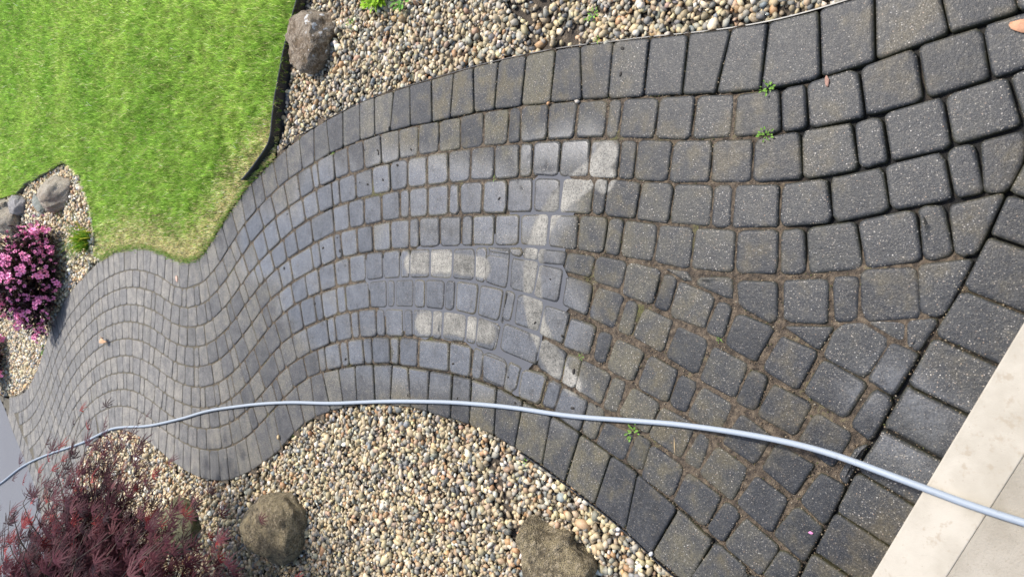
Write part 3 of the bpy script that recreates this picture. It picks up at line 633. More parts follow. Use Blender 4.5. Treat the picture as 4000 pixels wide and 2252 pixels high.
V0_, F0_ = ico(0) if False else ico(1)
def ico0():
    import bmesh
    bm = bmesh.new(); bmesh.ops.create_icosphere(bm, subdivisions=1, radius=1); bm.free()
SOILPX = [(2030,20,2190,180,75),(2040,2060,2120,2120,40),(1905,1800,2000,2100,25),(1120,420,1140,470,35),(1250,20,1255,30,10)]
def gravel(name, poly, sp_, size, label, near=True, ylim=None, thin=(), tint=(.88, .84, .75)):
    mn = poly.min(0); mx = poly.max(0)
    X, Y = np.meshgrid(np.arange(mn[0], mx[0], sp_), np.arange(mn[1], mx[1], sp_ * .87))
    X = X + (np.arange(X.shape[0]) % 2)[:, None] * sp_ / 2
    pts = np.c_[X.ravel(), Y.ravel()] + rng.normal(0, sp_ * .22, (X.size, 2)); pts = pts[inpoly(pts, poly)]
    if ylim is not None: pts = pts[(pts[:, 1] > ylim[0]) & (pts[:, 1] <= ylim[1])]
    px = np.array([pix(p) for p in pts]); pts = pts[(px[:, 0] > -140) & (px[:, 0] < 4100) & (px[:, 1] > -620) & (px[:, 1] < 2560)]
    ex = pts[rng.random(len(pts)) < .55] + rng.normal(0, sp_ * .3, (0, 2)) if False else pts[rng.random(len(pts)) < .5] + sp_ * .45
    ex = ex[inpoly(ex, poly)]
    lay = np.r_[np.zeros(len(pts)), np.ones(len(ex))]; pts = np.vstack([pts, ex])
    for (x1, y1, x2, y2, rp) in thin:
        a, b = P2(x1, y1), P2(x2, y2); r = abs(P(x1, y1)[0] - P(x1, y1 + rp)[0]); ba = b - a; h = np.clip(((pts - a) @ ba) / (ba @ ba + 1e-9), 0, 1)
        d = np.linalg.norm(pts - a - h[:, None] * ba, axis=1); keep = rng.random(len(pts)) < np.clip((d - r * .6) / (r * .8 + 1e-6), .38, 1)
        pts = pts[keep]; lay = lay[keep]
    n = len(pts); s = size * np.exp(rng.normal(0, .24, n))
    scl = np.c_[s * rng.uniform(1.0, 1.4, n), s * rng.uniform(.8, 1.05, n), s * rng.uniform(.5, .85, n)]
    z = bed_z + size * .5 + lay * size * .8 + (noise2(pts[:, 0], pts[:, 1], 6, 11) - .5) * .014 + rng.normal(0, size * .3, n)
    M = rotmats(rng.normal(0, .45, n), rng.normal(0, .45, n), rng.uniform(0, 6.28, n))
    c = PAL[rng.choice(len(PAL), n, p=PW)] * np.array(tint) * np.exp(rng.normal(0, .20, (n, 1))) * (1 + rng.normal(0, .03, (n, 3)))
    V, F, C = batch(ST1 if near else ST0, SF1 if near else SF0, np.c_[pts, z], M, scl, np.clip(c, 0.02, .85))
    o = big_mesh(name, V, F, C, M_PEB); tag(o, label, kind='stuff'); print(name, n, len(F)); return o
gravel('gravel', topbed, .0215, .0142, 'tan, grey and rust river pebbles between lawn edging and path', thin=SOILPX)
gravel('gravel', botbed, .0215, .0142, 'mixed river pebbles around the two brown boulders', ylim=(-2, 3.9), thin=SOILPX)
gravel('gravel', botbed, .027, .0165, 'river pebbles under the red maple, coloured pale for strong sun', near=False, ylim=(3.9, 20), tint=(1.1, 1.05, .95))  # tint lifts the far palette: bright sunlight put into the pebble colour
gravel('gravel', farbed, .029, .0175, 'pebbles around the pink flowering shrub, coloured pale for strong sun', near=False, tint=(1.2, 1.15, 1.05))  # sunlit glare of the far bed put into the tint

# ------------------------------------------------------------------ lawn
lawn = np.vstack([G0[iA:iD + 1], PL(farb[:14]), PL([(-600, 600), (-600, -900), (1240, -900), (1218, -100)]), edge])
t = NT('lawn thatch'); n = t.noise(30, 4); n2 = t.noise(2, 3)
M_TH = t.set(Base_Color=t.mix(n, (.02, .035, .006), (.08, .10, .02)), Roughness=.9, Normal=t.bump(n, 1, .01))
o = mesh_obj('lawn_ground', [(x, y, .0) for x, y in lawn], [tuple(range(len(lawn)))], M_TH, smooth_=False); tag(o, 'thatch under the lawn', kind='structure')
def grass_blades(pts, hgt, wid, cols, lean=.35):
    n = len(pts); a = rng.uniform(0, 6.28, n); w = wid * rng.uniform(.7, 1.3, n); h = hgt * rng.uniform(.6, 1.3, n)
    la = rng.uniform(0, 6.28, n); l = np.abs(rng.normal(0, lean, n)) * h + .1 * h
    dx, dy = np.cos(a) * w / 2, np.sin(a) * w / 2; lx, ly = np.cos(la) * l - .15 * h, np.sin(la) * l - .1 * h
    z = np.zeros(n); V = np.empty((n, 5, 3))
    b = np.c_[pts, z]
    V[:, 0] = b + np.c_[-dx, -dy, z]; V[:, 1] = b + np.c_[dx, dy, z]
    m = b + np.c_[lx * .35, ly * .35, h * .6]
    V[:, 2] = m + np.c_[dx * .8, dy * .8, z]; V[:, 3] = m + np.c_[-dx * .8, -dy * .8, z]; V[:, 4] = b + np.c_[lx, ly, h]
    F = np.array([(0, 1, 2), (0, 2, 3), (3, 2, 4)]); FF = (F[None] + (np.arange(n) * 5)[:, None, None]).reshape(-1, 3)
    return V.reshape(-1, 3), FF, np.repeat(cols, 5, axis=0)
NB = 1500000
mn, mx = lawn.min(0), lawn.max(0); cand = []
# density falls with distance
tot = 0
while tot < 300000:
    q = rng.uniform((mn[0], mn[1]), (min(mx[0], 7.5), min(mx[1], 15)), (400000, 2))
    X, Y = q[:, 0], q[:, 1]; zc = Y * cp + CAM_H * sp; u = 2000 + FPX * (-Y * sp + CAM_H * cp) / zc; v = 1126 - FPX * X / zc
    k = (u > -120) & (u < 1300) & (v > -250) & (v < 1200); q = q[k]; zc = zc[k]
    q = q[rng.random(len(q)) < np.clip((4.2 / zc) ** 1.5, .12, 1)]; q = q[inpoly(q, lawn)]; cand.append(q); tot += len(q)
gp = np.vstack(cand)[:300000]
dist_edge = np.full(len(gp), 9.)
for e_ in (G0[iA:iD + 1:3],):
    for p in e_: dist_edge = np.minimum(dist_edge, ((gp - p) ** 2).sum(1))
dist_edge = np.sqrt(dist_edge)
f = noise2(gp[:, 0], gp[:, 1], 1.6, 21) * .6 + noise2(gp[:, 0], gp[:, 1], 7, 22) * .4
g1, g2, g3 = np.array((.17, .33, .045)), np.array((.40, .56, .12)), np.array((.72, .63, .34))
cc = g1 * (1 - f[:, None]) + g2 * f[:, None]
dry = np.clip(1.1 - dist_edge / .32, 0, 1) * .80 + .08; isd = rng.random(len(gp)) < dry * (.6 + .8 * f)
cc[isd] = g3 * rng.uniform(.7, 1.2, (isd.sum(), 1)); cc *= np.exp(rng.normal(0, .34, (len(cc), 1))); cl = noise2(gp[:, 0], gp[:, 1], 26, 23); cc *= (.75 + .6 * cl)[:, None]
zc = gp[:, 1] * cp + CAM_H * sp
fr_ = []
for ln_, w_ in ((G0[iA:iD + 1], .035), (edge, .008)):
    k_ = rng.integers(0, len(ln_), 7000 if w_ > .03 else 1200); fr_.append(ln_[k_] + rng.normal(0, w_ * .35, (len(k_), 2)))
fr_ = np.vstack(fr_); keep = ~inpoly(fr_, whole) | (rng.random(len(fr_)) < .25); fr_ = fr_[keep]
gp = np.vstack([gp, fr_]); zc = gp[:, 1] * cp + CAM_H * sp; dist_edge = np.r_[dist_edge, np.full(len(fr_), .12)]; cl = np.r_[cl, rng.random(len(fr_))]
pick_ = rng.random(len(fr_)); cc = np.vstack([cc, np.where(pick_[:, None] < .45, g3 * .8, g1 * 1.2) * rng.uniform(.6, 1.2, (len(fr_), 1))])
V, F, C = grass_blades(gp, .058 * np.clip(.25 + dist_edge * 1.6, .3, 1) * (.65 + .7 * cl), .0032 * np.clip(zc / 4.2, 1, 2.2), np.clip(cc, 0, 1))
M_GRASS = mat_attr('grass blade', .45, .5)
o = big_mesh('lawn_grass', V, F, C, M_GRASS, smooth_=False); tag(o, 'bright green lawn grass, dry and yellow along the path', kind='stuff')

# ------------------------------------------------------------------ black plastic edging
M_BLK = mat_plain('black plastic edging', (.012, .013, .015), (.03, .032, .036), 60, .38, .2)
def strip(name, line, z0, z1, th, mat, parent=None, lip=0):
    n = len(line); T = np.gradient(line, axis=0); T /= np.linalg.norm(T, axis=1)[:, None]; N = np.c_[-T[:, 1], T[:, 0]]
    prof = [(-th / 2, z0), (th / 2, z0), (th / 2, z1 - lip), (th / 2 + lip * .6, z1 - lip * .5), (th / 2, z1), (-th / 2, z1), (-th / 2 - lip * .6, z1 - lip * .5), (-th / 2, z1 - lip)] if lip else [(-th / 2, z0), (th / 2, z0), (th / 2, z1), (-th / 2, z1)]
    V, F, m = [], [], len(prof)
    for i in range(n):
        for d, z in prof: V.append((line[i][0] + N[i][0] * d, line[i][1] + N[i][1] * d, z))
    for i in range(n - 1):
        for j in range(m): k = (j + 1) % m; F.append((i * m + j, i * m + k, (i + 1) * m + k, (i + 1) * m + j))
    F.append(tuple(range(m))[::-1]); F.append(tuple(range((n - 1) * m, n * m)))
    return mesh_obj(name, V, F, mat, parent, smooth_=False)
def box(name, c, ax, ay, az, mat, parent=None):
    c = np.array(c, float); V = []
    for sx in (-1, 1):
        for sy in (-1, 1):
            for sz in (-1, 1): V.append(c + np.array(ax) * sx + np.array(ay) * sy + np.array(az) * sz)
    F = [(0, 1, 3, 2), (4, 6, 7, 5), (0, 4, 5, 1), (2, 3, 7, 6), (0, 2, 6, 4), (1, 5, 7, 3)]
    return mesh_obj(name, V, F, mat, parent, smooth_=False)
ed = empty('lawn_edging', (edge[-1][0], edge[-1][1], 0)); tag(ed, 'tall black plastic edging between green lawn and gravel bed', 'garden edging')
e2 = edge - edge[-1]
full = smooth(np.vstack([PL(edge_px[:-1]), PL([(1088,540),(1075,575),(1045,618),(1008,668),(975,706)])]), .03, 1)
strip('wall', full - edge[-1], -.06, .055, .004, M_BLK, ed, lip=.006)
T = np.gradient(edge, axis=0); T /= np.linalg.norm(T, axis=1)[:, None]
L = arclen(edge); s = .12
while s < L[-1] - .05:
    i = int(np.searchsorted(L, s)); tt = T[i]; nn = np.array((-tt[1], tt[0]))
    if nn @ (P2(1500, 300) - edge[i]) < 0: nn = -nn
    p = e2[i] + nn * .016; box('tab', (p[0], p[1], -.022), (*(tt * .028), 0), (*(nn * .014), -.006), (0, 0, .002), M_BLK, ed); s += .15
# thin edging hugging the path border
iF = nearest(G0, P2(1075, 610)); iG = nearest(G0, P2(3600, -90))
seg_ = G0[iG:iF + 1]; T = np.gradient(seg_, axis=0); T /= np.linalg.norm(T, axis=1)[:, None]; N = np.c_[-T[:, 1], T[:, 0]]
if N[10] @ (P2(1700, 100) - seg_[10]) < 0: N = -N
off = np.interp(np.arange(len(seg_)), [0, len(seg_) * .86, len(seg_) * .93, len(seg_)], [.004, .004, .028, .004])
pe = empty('path_edging', (*seg_[0], 0)); tag(pe, 'low black edging strip along the upper border of the path', 'garden edging')
strip('strip', seg_ + N * off[:, None] - seg_[0], -.05, -.008, .0035, M_BLK, pe)
iH = nearest(G10, P2(2019, 1757)); seg2 = G10[:iH]; T = np.gradient(seg2, axis=0); T /= np.linalg.norm(T, axis=1)[:, None]; N = np.c_[-T[:, 1], T[:, 0]]
if N[10] @ (P2(1700, 2252) - seg2[10]) < 0: N = -N
pe = empty('path_edging', (*seg2[-1], 0)); tag(pe, 'low black edging strip beside the gravel near the cut brown boulder', 'garden edging')
strip('strip', seg2 + N * .004 - seg2[-1], -.05, -.001, .0035, M_BLK, pe)
fe = empty('bed_edging', P(262, 628)); tag(fe, 'grey plastic edging around the pointed end of the far bed', 'garden edging')
M_GRY = mat_plain('weathered grey plastic', (.05, .055, .06), (.12, .125, .13), 30, .5)
strip('strip', smooth(PL([(378,960),(380,930),(374,860),(355,770),(325,690),(290,645),(262,628),(225,645),(160,690),(110,712),(75,755)]), .05, 1) - P2(262, 628), -.05, .03, .006, M_GRY, fe)

# ------------------------------------------------------------------ concrete step
t = NT('step concrete'); n = t.noise(9, 4); n2 = t.noise(130, 3, rough=.7); n3 = t.noise(32, 3, rough=.7)
c = t.mix(t.ss(n, .3, .7), (.33, .30, .245), (.42, .385, .325)); c = t.mix(t.ss(n3, .56, .72, 0, .5), c, (.27, .22, .155)); c = t.mix(t.ss(n2, .35, .25, 0, .5), c, (.2, .17, .13))
M_STEP = t.set(Base_Color=c, Roughness=.82, Normal=t.bump(n2, .35, .002))
t = NT('porch concrete'); n = t.noise(9, 4); n2 = t.noise(190, 3, rough=.75)
c = t.mix(t.ss(n, .3, .7), (.25, .225, .18), (.34, .31, .26)); c = t.mix(t.ss(n2, .45, .3, 0, .5), c, (.2, .17, .12))
M_PORCH = t.set(Base_Color=c, Roughness=.9, Normal=t.bump(n2, .7, .003))
SZ = .165
ea, eb = P2(4000, 1258, SZ), P2(3404, 2252, SZ); dd = (eb - ea) / np.linalg.norm(eb - ea); nn = np.array((dd[1], -dd[0])); nn = nn if nn[1] < 0 else -nn
ja, jb = P2(3913, 1915, SZ), P2(3703, 2252, SZ); tread = abs((ja - ea) @ nn); print('tread', tread, 'slab gap', (ea - st_line[5]) @ out_n)
def slab(name, a, b, d0, d1, z0, z1, mat, parent, bev=.012):
    import bmesh
    org = np.array(parent.location)
    q = [a + nn * d0, b + nn * d0, b + nn * d1, a + nn * d1]
    bm = bmesh.new(); vs = [bm.verts.new((p[0] - org[0], p[1] - org[1], z - org[2])) for z in (z0, z1) for p in q]
    for f in ((3, 2, 1, 0), (4, 5, 6, 7), (0, 1, 5, 4), (1, 2, 6, 5), (2, 3, 7, 6), (3, 0, 4, 7)): bm.faces.new([vs[i] for i in f])
    bmesh.ops.recalc_face_normals(bm, faces=bm.faces)
    bmesh.ops.bevel(bm, geom=list(bm.edges), offset=bev, segments=3, affect='EDGES', profile=.5)
    me = bpy.data.meshes.new(name); bm.to_mesh(me); bm.free(); me.materials.append(mat)
    o = bpy.data.objects.new(name, me); COL.objects.link(o); o.parent = parent; return o
a_, b_ = ea - dd * 1.2, eb + dd * 1.2
stp = empty('concrete_step', (*((a_ + b_) / 2), 0)); tag(stp, 'pale concrete step at the near end of the path', 'step')
slab('tread', a_, b_, 0, tread, -.05, SZ, M_STEP, stp, .0035)
slab('porch_slab', a_, b_, tread + .0004, tread + 1.6, -.05, SZ - .0006, M_PORCH, stp, .0012)
for p_ in SLABS: pass

# ------------------------------------------------------------------ garden hose
HO = [(-160,1985),(-80,1935),(0,1890),(39,1856),(78,1825),(116,1803),(175,1777),(233,1757),(272,1745),(330,1725),(369,1705),(414,1681),(448,1669),(500,1665),(562,1665),(624,1654),(686,1639),(732,1628),(790,1608),(852,1596),(914,1588),(997,1577),(1100,1571),(1176,1570),(1286,1576),(1397,1570),(1507,1566),(1600,1566),(1700,1568),(1776,1570),(1941,1583),(2052,1597),(2162,1616),(2286,1630),(2431,1639),(2600,1651),(2676,1659),(2883,1687),(3090,1727),(3221,1762),(3341,1803),(3462,1849),(3607,1903),(3703,1939),(3800,1976),(4000,2040),(4200,2100)]
hp = []
for x, y in HO:
    z = .0105
    if x > 2600: u = min(1, (x - 2600) / 960); z += (SZ + .002) * (u * u * (3 - 2 * u))
    if x > 3560: z = SZ + .0125
    hp.append(P(x, y, z))
cu = bpy.data.curves.new('garden_hose', 'CURVE'); cu.dimensions = '3D'; cu.bevel_depth = .0090; cu.bevel_resolution = 5; cu.resolution_u = 6
spn = cu.splines.new('NURBS'); spn.points.add(len(hp) - 1); spn.order_u = 4; spn.use_endpoint_u = True
for q, p in zip(spn.points, hp): q.co = (*p, 1)
ho = bpy.data.objects.new('hose_tmp', cu); COL.objects.link(ho)
dg = bpy.context.evaluated_depsgraph_get(); me = bpy.data.meshes.new_from_object(ho.evaluated_get(dg)); bpy.data.objects.remove(ho)
t = NT('pale blue vinyl hose'); n = t.noise(55, 4, rough=.7); n2 = t.noise(300, 2)
c = t.mix(t.ss(n, .58, .74, 0, .35), (.27, .31, .36), (.15, .135, .12)); c = t.mix(t.ss(n2, .68, .76, 0, .5), c, (.1, .08, .06))
me.materials.clear(); me.materials.append(t.set(Base_Color=c, Roughness=.55, Normal=t.bump(n, .3, .001)))
me.polygons.foreach_set('use_smooth', [True] * len(me.polygons))
ho = bpy.data.objects.new('garden_hose', me); COL.objects.link(ho); tag(ho, 'pale blue garden hose running along the path onto the step', 'hose')

# ------------------------------------------------------------------ boulders
def boulder(x0, y0, sc, outline, h, mat, label, seed=1, cuts=7):
    """rounded stone whose plan at its widest height is the given outline"""
    r3 = np.random.default_rng(seed); V, F = ico(5); zw = bed_z + h * .30
    g = np.array([P2(x0 + a * sc, y0 + b * sc, zw) for a, b in outline]); g = smooth(np.vstack([g, g[:1]]), .01, 2); c = (g.max(0) + g.min(0)) / 2
    an = np.arctan2(g[:, 1] - c[1], g[:, 0] - c[0]); rr = np.linalg.norm(g - c, axis=1); o_ = np.argsort(an); an, rr = an[o_], rr[o_]
    for _ in range(cuts):
        d = r3.normal(size=3); d[2] = abs(d[2]) + .5; d /= np.linalg.norm(d); hh = r3.uniform(.60, .84); k = V @ d; V = V - np.clip(k - hh, 0, None)[:, None] * d * .9
    def n3(v, s, sd): return noise2(v[:, 0] + v[:, 2] * .7, v[:, 1] - v[:, 2] * .6, s, sd) - .5
    V = V * (1 + .10 * n3(V, 2.2, seed) + .10 * n3(V, 5, seed + 1) + .06 * n3(V, 11, seed + 2) + .03 * n3(V, 24, seed + 3) + .014 * n3(V, 50, seed + 4))[:, None]
    th = np.arctan2(V[:, 1], V[:, 0]); R_ = np.interp(th, np.r_[an[-1] - 2 * math.pi, an, an[0] + 2 * math.pi], np.r_[rr[-1], rr, rr[0]])
    V = np.c_[V[:, 0] * R_, V[:, 1] * R_, V[:, 2] * h * .72]
    o = mesh_obj('boulder', V, F, mat, loc=(c[0], c[1], zw)); tag(o, label, 'boulder', 'boulders in the gravel beds'); return o
MB1 = mat_boulder('brown boulder', (.19, .13, .07), (.38, .31, .23), (.44, .37, .28), (.355, .38))
MB2 = mat_boulder('olive boulder', (.13, .10, .055), (.31, .25, .14), (.40, .33, .22))
MB3 = mat_boulder('mossy boulder', (.13, .14, .05), (.24, .23, .11), (.30, .27, .17))
MB4 = mat_boulder('pale boulder', (.40, .33, .24), (.54, .48, .38), (.30, .26, .21))
boulder(937, 0, .952, [(205,150),(230,95),(300,40),(362,22),(372,80),(357,150),(340,250),(290,318),(250,290),(225,220),(205,190)], .20, MB1, 'brown boulder with white bird droppings against the lawn edging', 3)
boulder(900, 1850, .4902, [(100,340),(130,260),(230,200),(330,150),(440,160),(470,210),(530,290),(555,380),(545,600),(500,680),(360,765),(300,720),(230,620),(150,500),(110,420)], .24, MB2, 'rounded olive brown boulder in the middle of the lower gravel', 8)
boulder(1900, 1800, .3118, [(380,800),(440,700),(540,640),(620,690),(700,760),(860,840),(1000,850),(1060,920),(1080,1000),(1180,1130),(1340,1310),(1330,1440),(1250,1600),(800,1700),(500,1600),(430,1300),(390,1050)], .16, MB2, 'large dark boulder cut by the lower edge beside the near border', 14)
boulder(0, 1700, .3882, [(1700,650),(1800,630),(1880,680),(1920,800),(1960,930),(1950,1050),(1850,1150),(1700,1180),(1560,1150),(1560,1000),(1600,850),(1640,750)], .22, MB3, 'yellow green mossy boulder behind the red maple twigs', 21)
boulder(0, 500, .3448, [(500,640),(560,560),(640,545),(760,560),(790,610),(770,700),(740,800),(690,880),(640,950),(540,960),(490,850),(480,740)], .20, MB4, 'long tan boulder in the pointed end of the far bed', 30)
boulder(0, 500, .3448, [(400,760),(450,740),(480,800),(490,880),(530,960),(440,980),(405,900)], .10, mat_boulder('green grey stone', (.25, .28, .25), (.36, .38, .34), (.2, .22, .2)), 'small flat green grey stone beside the long tan boulder', 33)
boulder(0, 500, .3448, [(135,800),(200,760),(270,790),(275,870),(250,960),(200,1000),(160,930)], .18, mat_boulder('grey white boulder', (.30, .29, .29), (.48, .46, .46), (.2, .19, .19)), 'small grey and white boulder next to the large far boulder', 37)
boulder(0, 500, .3448, [(0,880),(60,790),(130,750),(190,765),(150,820),(140,900),(170,1000),(150,1130),(70,1230),(0,1160),(-80,1100),(-90,950)], .30, MB4, 'large tan boulder at the left edge behind the pink shrub', 41)

# ------------------------------------------------------------------ red laceleaf maple
def leaf_mesh(seed):
    r4 = random.Random(seed); V, F = [], []
    def tri(a, b, c): n = len(V); V.extend([a, b, c]); F.append((n, n + 1, n + 2))
    for ang, ln in ((0, 1), (26, .93), (-26, .93), (54, .76), (-54, .76), (88, .5), (-88, .5)):
        a = R(ang + r4.uniform(-4, 4)); ln *= r4.uniform(.9, 1.1); d = np.array((math.cos(a), math.sin(a))); n_ = np.array((-d[1], d[0])); cur = r4.uniform(-.10, .10)
        def pt(t_, w): q = d * t_ * ln + n_ * (cur * t_ * t_ + w); return (q[0], q[1], -.28 * t_ * t_ * ln - .1 * abs(w))
        ts = (0, .22, .45, .7, 1.0); ws = (.008, .032, .036, .024, 0)
        for i in range(4):
            n0 = len(V); V.extend([pt(ts[i], -ws[i]), pt(ts[i], ws[i]), pt(ts[i + 1], ws[i + 1]), pt(ts[i + 1], -ws[i + 1])]); F.append((n0, n0 + 1, n0 + 2)); F.append((n0, n0 + 2, n0 + 3))
        for t_ in (.3, .5, .7):
            for sg in (-1, 1): tri(pt(t_ - .05, sg * .02), pt(t_ + .05, sg * .02), pt(t_ + .20, sg * (.10 * (1.15 - t_) + .02)))
    return np.array(V), np.array(F)
LV = [leaf_mesh(i) for i in range(6)]; LFc = LV[0][1]; LVar = np.array([l[0] for l in LV])
MC = np.array((-1.88, 4.2, .62)); MR = np.array((.80, 1.08, .70))
mp = empty('red_maple', (MC[0], MC[1], bed_z)); tag(mp, 'weeping dark red laceleaf maple with feathery cut leaves beside the drive', 'tree')
M_BARK = mat_plain('maple bark', (.05, .035, .028), (.12, .09, .07), 30, .8)
def tube(pts, r0, r1, sides=6):
    pts = np.array(pts); n = len(pts); T = np.gradient(pts, axis=0); V, F = [], []
    for i in range(n):
        t_ = T[i] / (np.linalg.norm(T[i]) + 1e-9); u = np.cross(t_, (0, 0, 1) if abs(t_[2]) < .9 else (1, 0, 0)); u /= np.linalg.norm(u); w = np.cross(t_, u); r = r0 + (r1 - r0) * i / (n - 1)
        for k in range(sides): a = 2 * math.pi * k / sides; V.append(pts[i] + (u * math.cos(a) + w * math.sin(a)) * r)
    for i in range(n - 1):
        for k in range(sides): k2 = (k + 1) % sides; F.append((i * sides + k, i * sides + k2, (i + 1) * sides + k2, (i + 1) * sides + k))
    return V, F
org = np.array(mp.location)
V, F = tube([(0, 0, 0), (.03, -.02, .2), (0, .03, .45), (.05, 0, .72)], .05, .03, 10); mesh_obj('trunk', V, F, M_BARK, mp)
VV, FF = [], []; leaves = []
def add_tube(pts, a, b, s=5):
    V, F = tube(pts, a, b, s); o = len(VV); VV.extend(V); FF.extend([tuple(k + o for k in f) for f in F])
for i in range(400):
    th = rng.uniform(0, 2 * math.pi); ph = math.acos(rng.uniform(-.05, 1)); d = np.array((math.sin(ph) * math.cos(th), math.sin(ph) * math.sin(th), math.cos(ph)))
    rad = (rng.uniform(.62, 1.0) if rng.random() < .78 else rng.uniform(1.0, 1.16)) * (1 + .10 * math.sin(th * 5) )
    end = (MC - org) + d * MR * rad; st0 = np.array((0, 0, .5 + rng.uniform(-.15, .2)))
    mid_ = st0 * .45 + end * .55 + np.array((0, 0, .22)); out = d * np.array((1, 1, .1)); out /= np.linalg.norm(out)
    curve = [(1 - u) ** 2 * st0 + 2 * u * (1 - u) * mid_ + u * u * end for u in np.linspace(0, 1, 7)]
    tip = end + out * rng.uniform(.08, .26) + np.array((0, 0, -rng.uniform(.05, .16))); curve.append(tip)
    add_tube(curve, .008, .0012)
    for k in range(25):
        u = rng.uniform(.45, 1.0); q = (1 - u) ** 2 * st0 + 2 * u * (1 - u) * mid_ + u * u * end if u < .93 else end + (tip - end) * rng.uniform(0, 1)
        side = rng.normal(0, .085, 3); leaves.append((q + side, out + rng.normal(0, .26, 3) + np.array((.15, -.25, -.15)), ph, u))
mesh_obj('branch', VV, FF, M_BARK, mp)
M_ML = mat_attr('maple leaf', .6, .35, spec=.2)
cols_m = np.array([(.058, .016, .024), (.085, .024, .034), (.14, .05, .06), (.22, .025, .028), (.030, .011, .017)])
def basis(d):
    d = d / np.linalg.norm(d); up = np.array((0, 0, 1.)) + rng.normal(0, .3, 3); s_ = np.cross(up, d); s_ /= np.linalg.norm(s_); u_ = np.cross(d, s_); return np.c_[d, s_, u_]
pos = np.array([l[0] for l in leaves]); Ms = np.array([basis(l[1]) for l in leaves]); n = len(leaves)
ci = rng.choice(5, n, p=(.38, .24, .10, .08, .20)); cm = cols_m[ci] * np.exp(rng.normal(0, .2, (n, 1)))
dr = pos + org; redness = (dr[:, 1] > 4.7) & (rng.random(n) < .45); cm[redness] = np.array((.30, .045, .04)) * rng.uniform(.6, 1.2, (redness.sum(), 1))
sc = rng.uniform(.062, .098, n)
order = np.argsort(-np.array([sc[i] / (np.linalg.norm(dr[i] - np.array((0, 0, CAM_H)))) * (1 if -100 < pix(dr[i])[1] < 2252 and pix(dr[i])[0] > 0 else .01) for i in range(n)]))
big, rest = order[:300], order[300:]
lm = []
for i in range(6):
    for q in range(3):
        me = bpy.data.meshes.new('leaf'); me.from_pydata(LVar[i].tolist(), [], LFc.tolist()); a = me.attributes.new('col', 'FLOAT_COLOR', 'POINT')
        cq = cols_m[(0, 1, 2)[q]]; a.data.foreach_set('color', np.tile((*cq, 1), len(LVar[i])).astype(np.float32)); me.materials.append(M_ML); lm.append(me)
for i in big:
    o = bpy.data.objects.new('leaf', random.choice(lm)); COL.objects.link(o); o.parent = mp
    m4 = Matrix.Identity(4); 
    for r_ in range(3):
        for c_ in range(3): m4[r_][c_] = float(Ms[i][r_][c_] * sc[i])
        m4[r_][3] = float(pos[i][r_])
    o.matrix_basis = m4
V, F, C = batch(LVar, LFc, pos[rest], Ms[rest], np.repeat(sc[rest][:, None], 3, 1), cm[rest])
o = big_mesh('foliage', V, F, C, M_ML, mp, smooth_=False); o['kind'] = 'stuff'; print('maple leaves', n, len(F))

# ------------------------------------------------------------------ pink shrubs
M_WL = mat_attr('dark shrub leaf', .5, .15); 
t = NT('pink petal'); M_PINK = t.set(Base_Color=t.mix(t.noise(60, 2), (.85, .16, .42), (.92, .38, .60)), Roughness=.5)
def simple_leaf(w=.42):
    V = np.array([(0, 0, 0), (.35, w / 2, .05), (.35, -w / 2, .05), (.75, w * .38, .02), (.75, -w * .38, .02), (1, 0, -.08), (.5, 0, -.02)]); F = np.array([(0, 6, 1), (0, 2, 6), (1, 6, 3), (2, 4, 6), (3, 6, 5), (4, 5, 6)]); return V, F
SLV, SLF = simple_leaf()
def flower():
    V, F = [], []
    for k in range(5):
        a = k * 1.2566; n0 = len(V); d = np.array((math.cos(a), math.sin(a))); e = np.array((-d[1], d[0]))
        for (r_, w, z) in ((.05, 0, -.5), (.55, .34, .12), (.55, -.34, .12), (1, .26, .05), (1, -.26, .05)): V.append((d[0] * r_ + e[0] * w, d[1] * r_ + e[1] * w, z))
        F += [(n0, n0 + 2, n0 + 1), (n0 + 1, n0 + 2, n0 + 4), (n0 + 1, n0 + 4, n0 + 3)]
    return V, F
fme = None
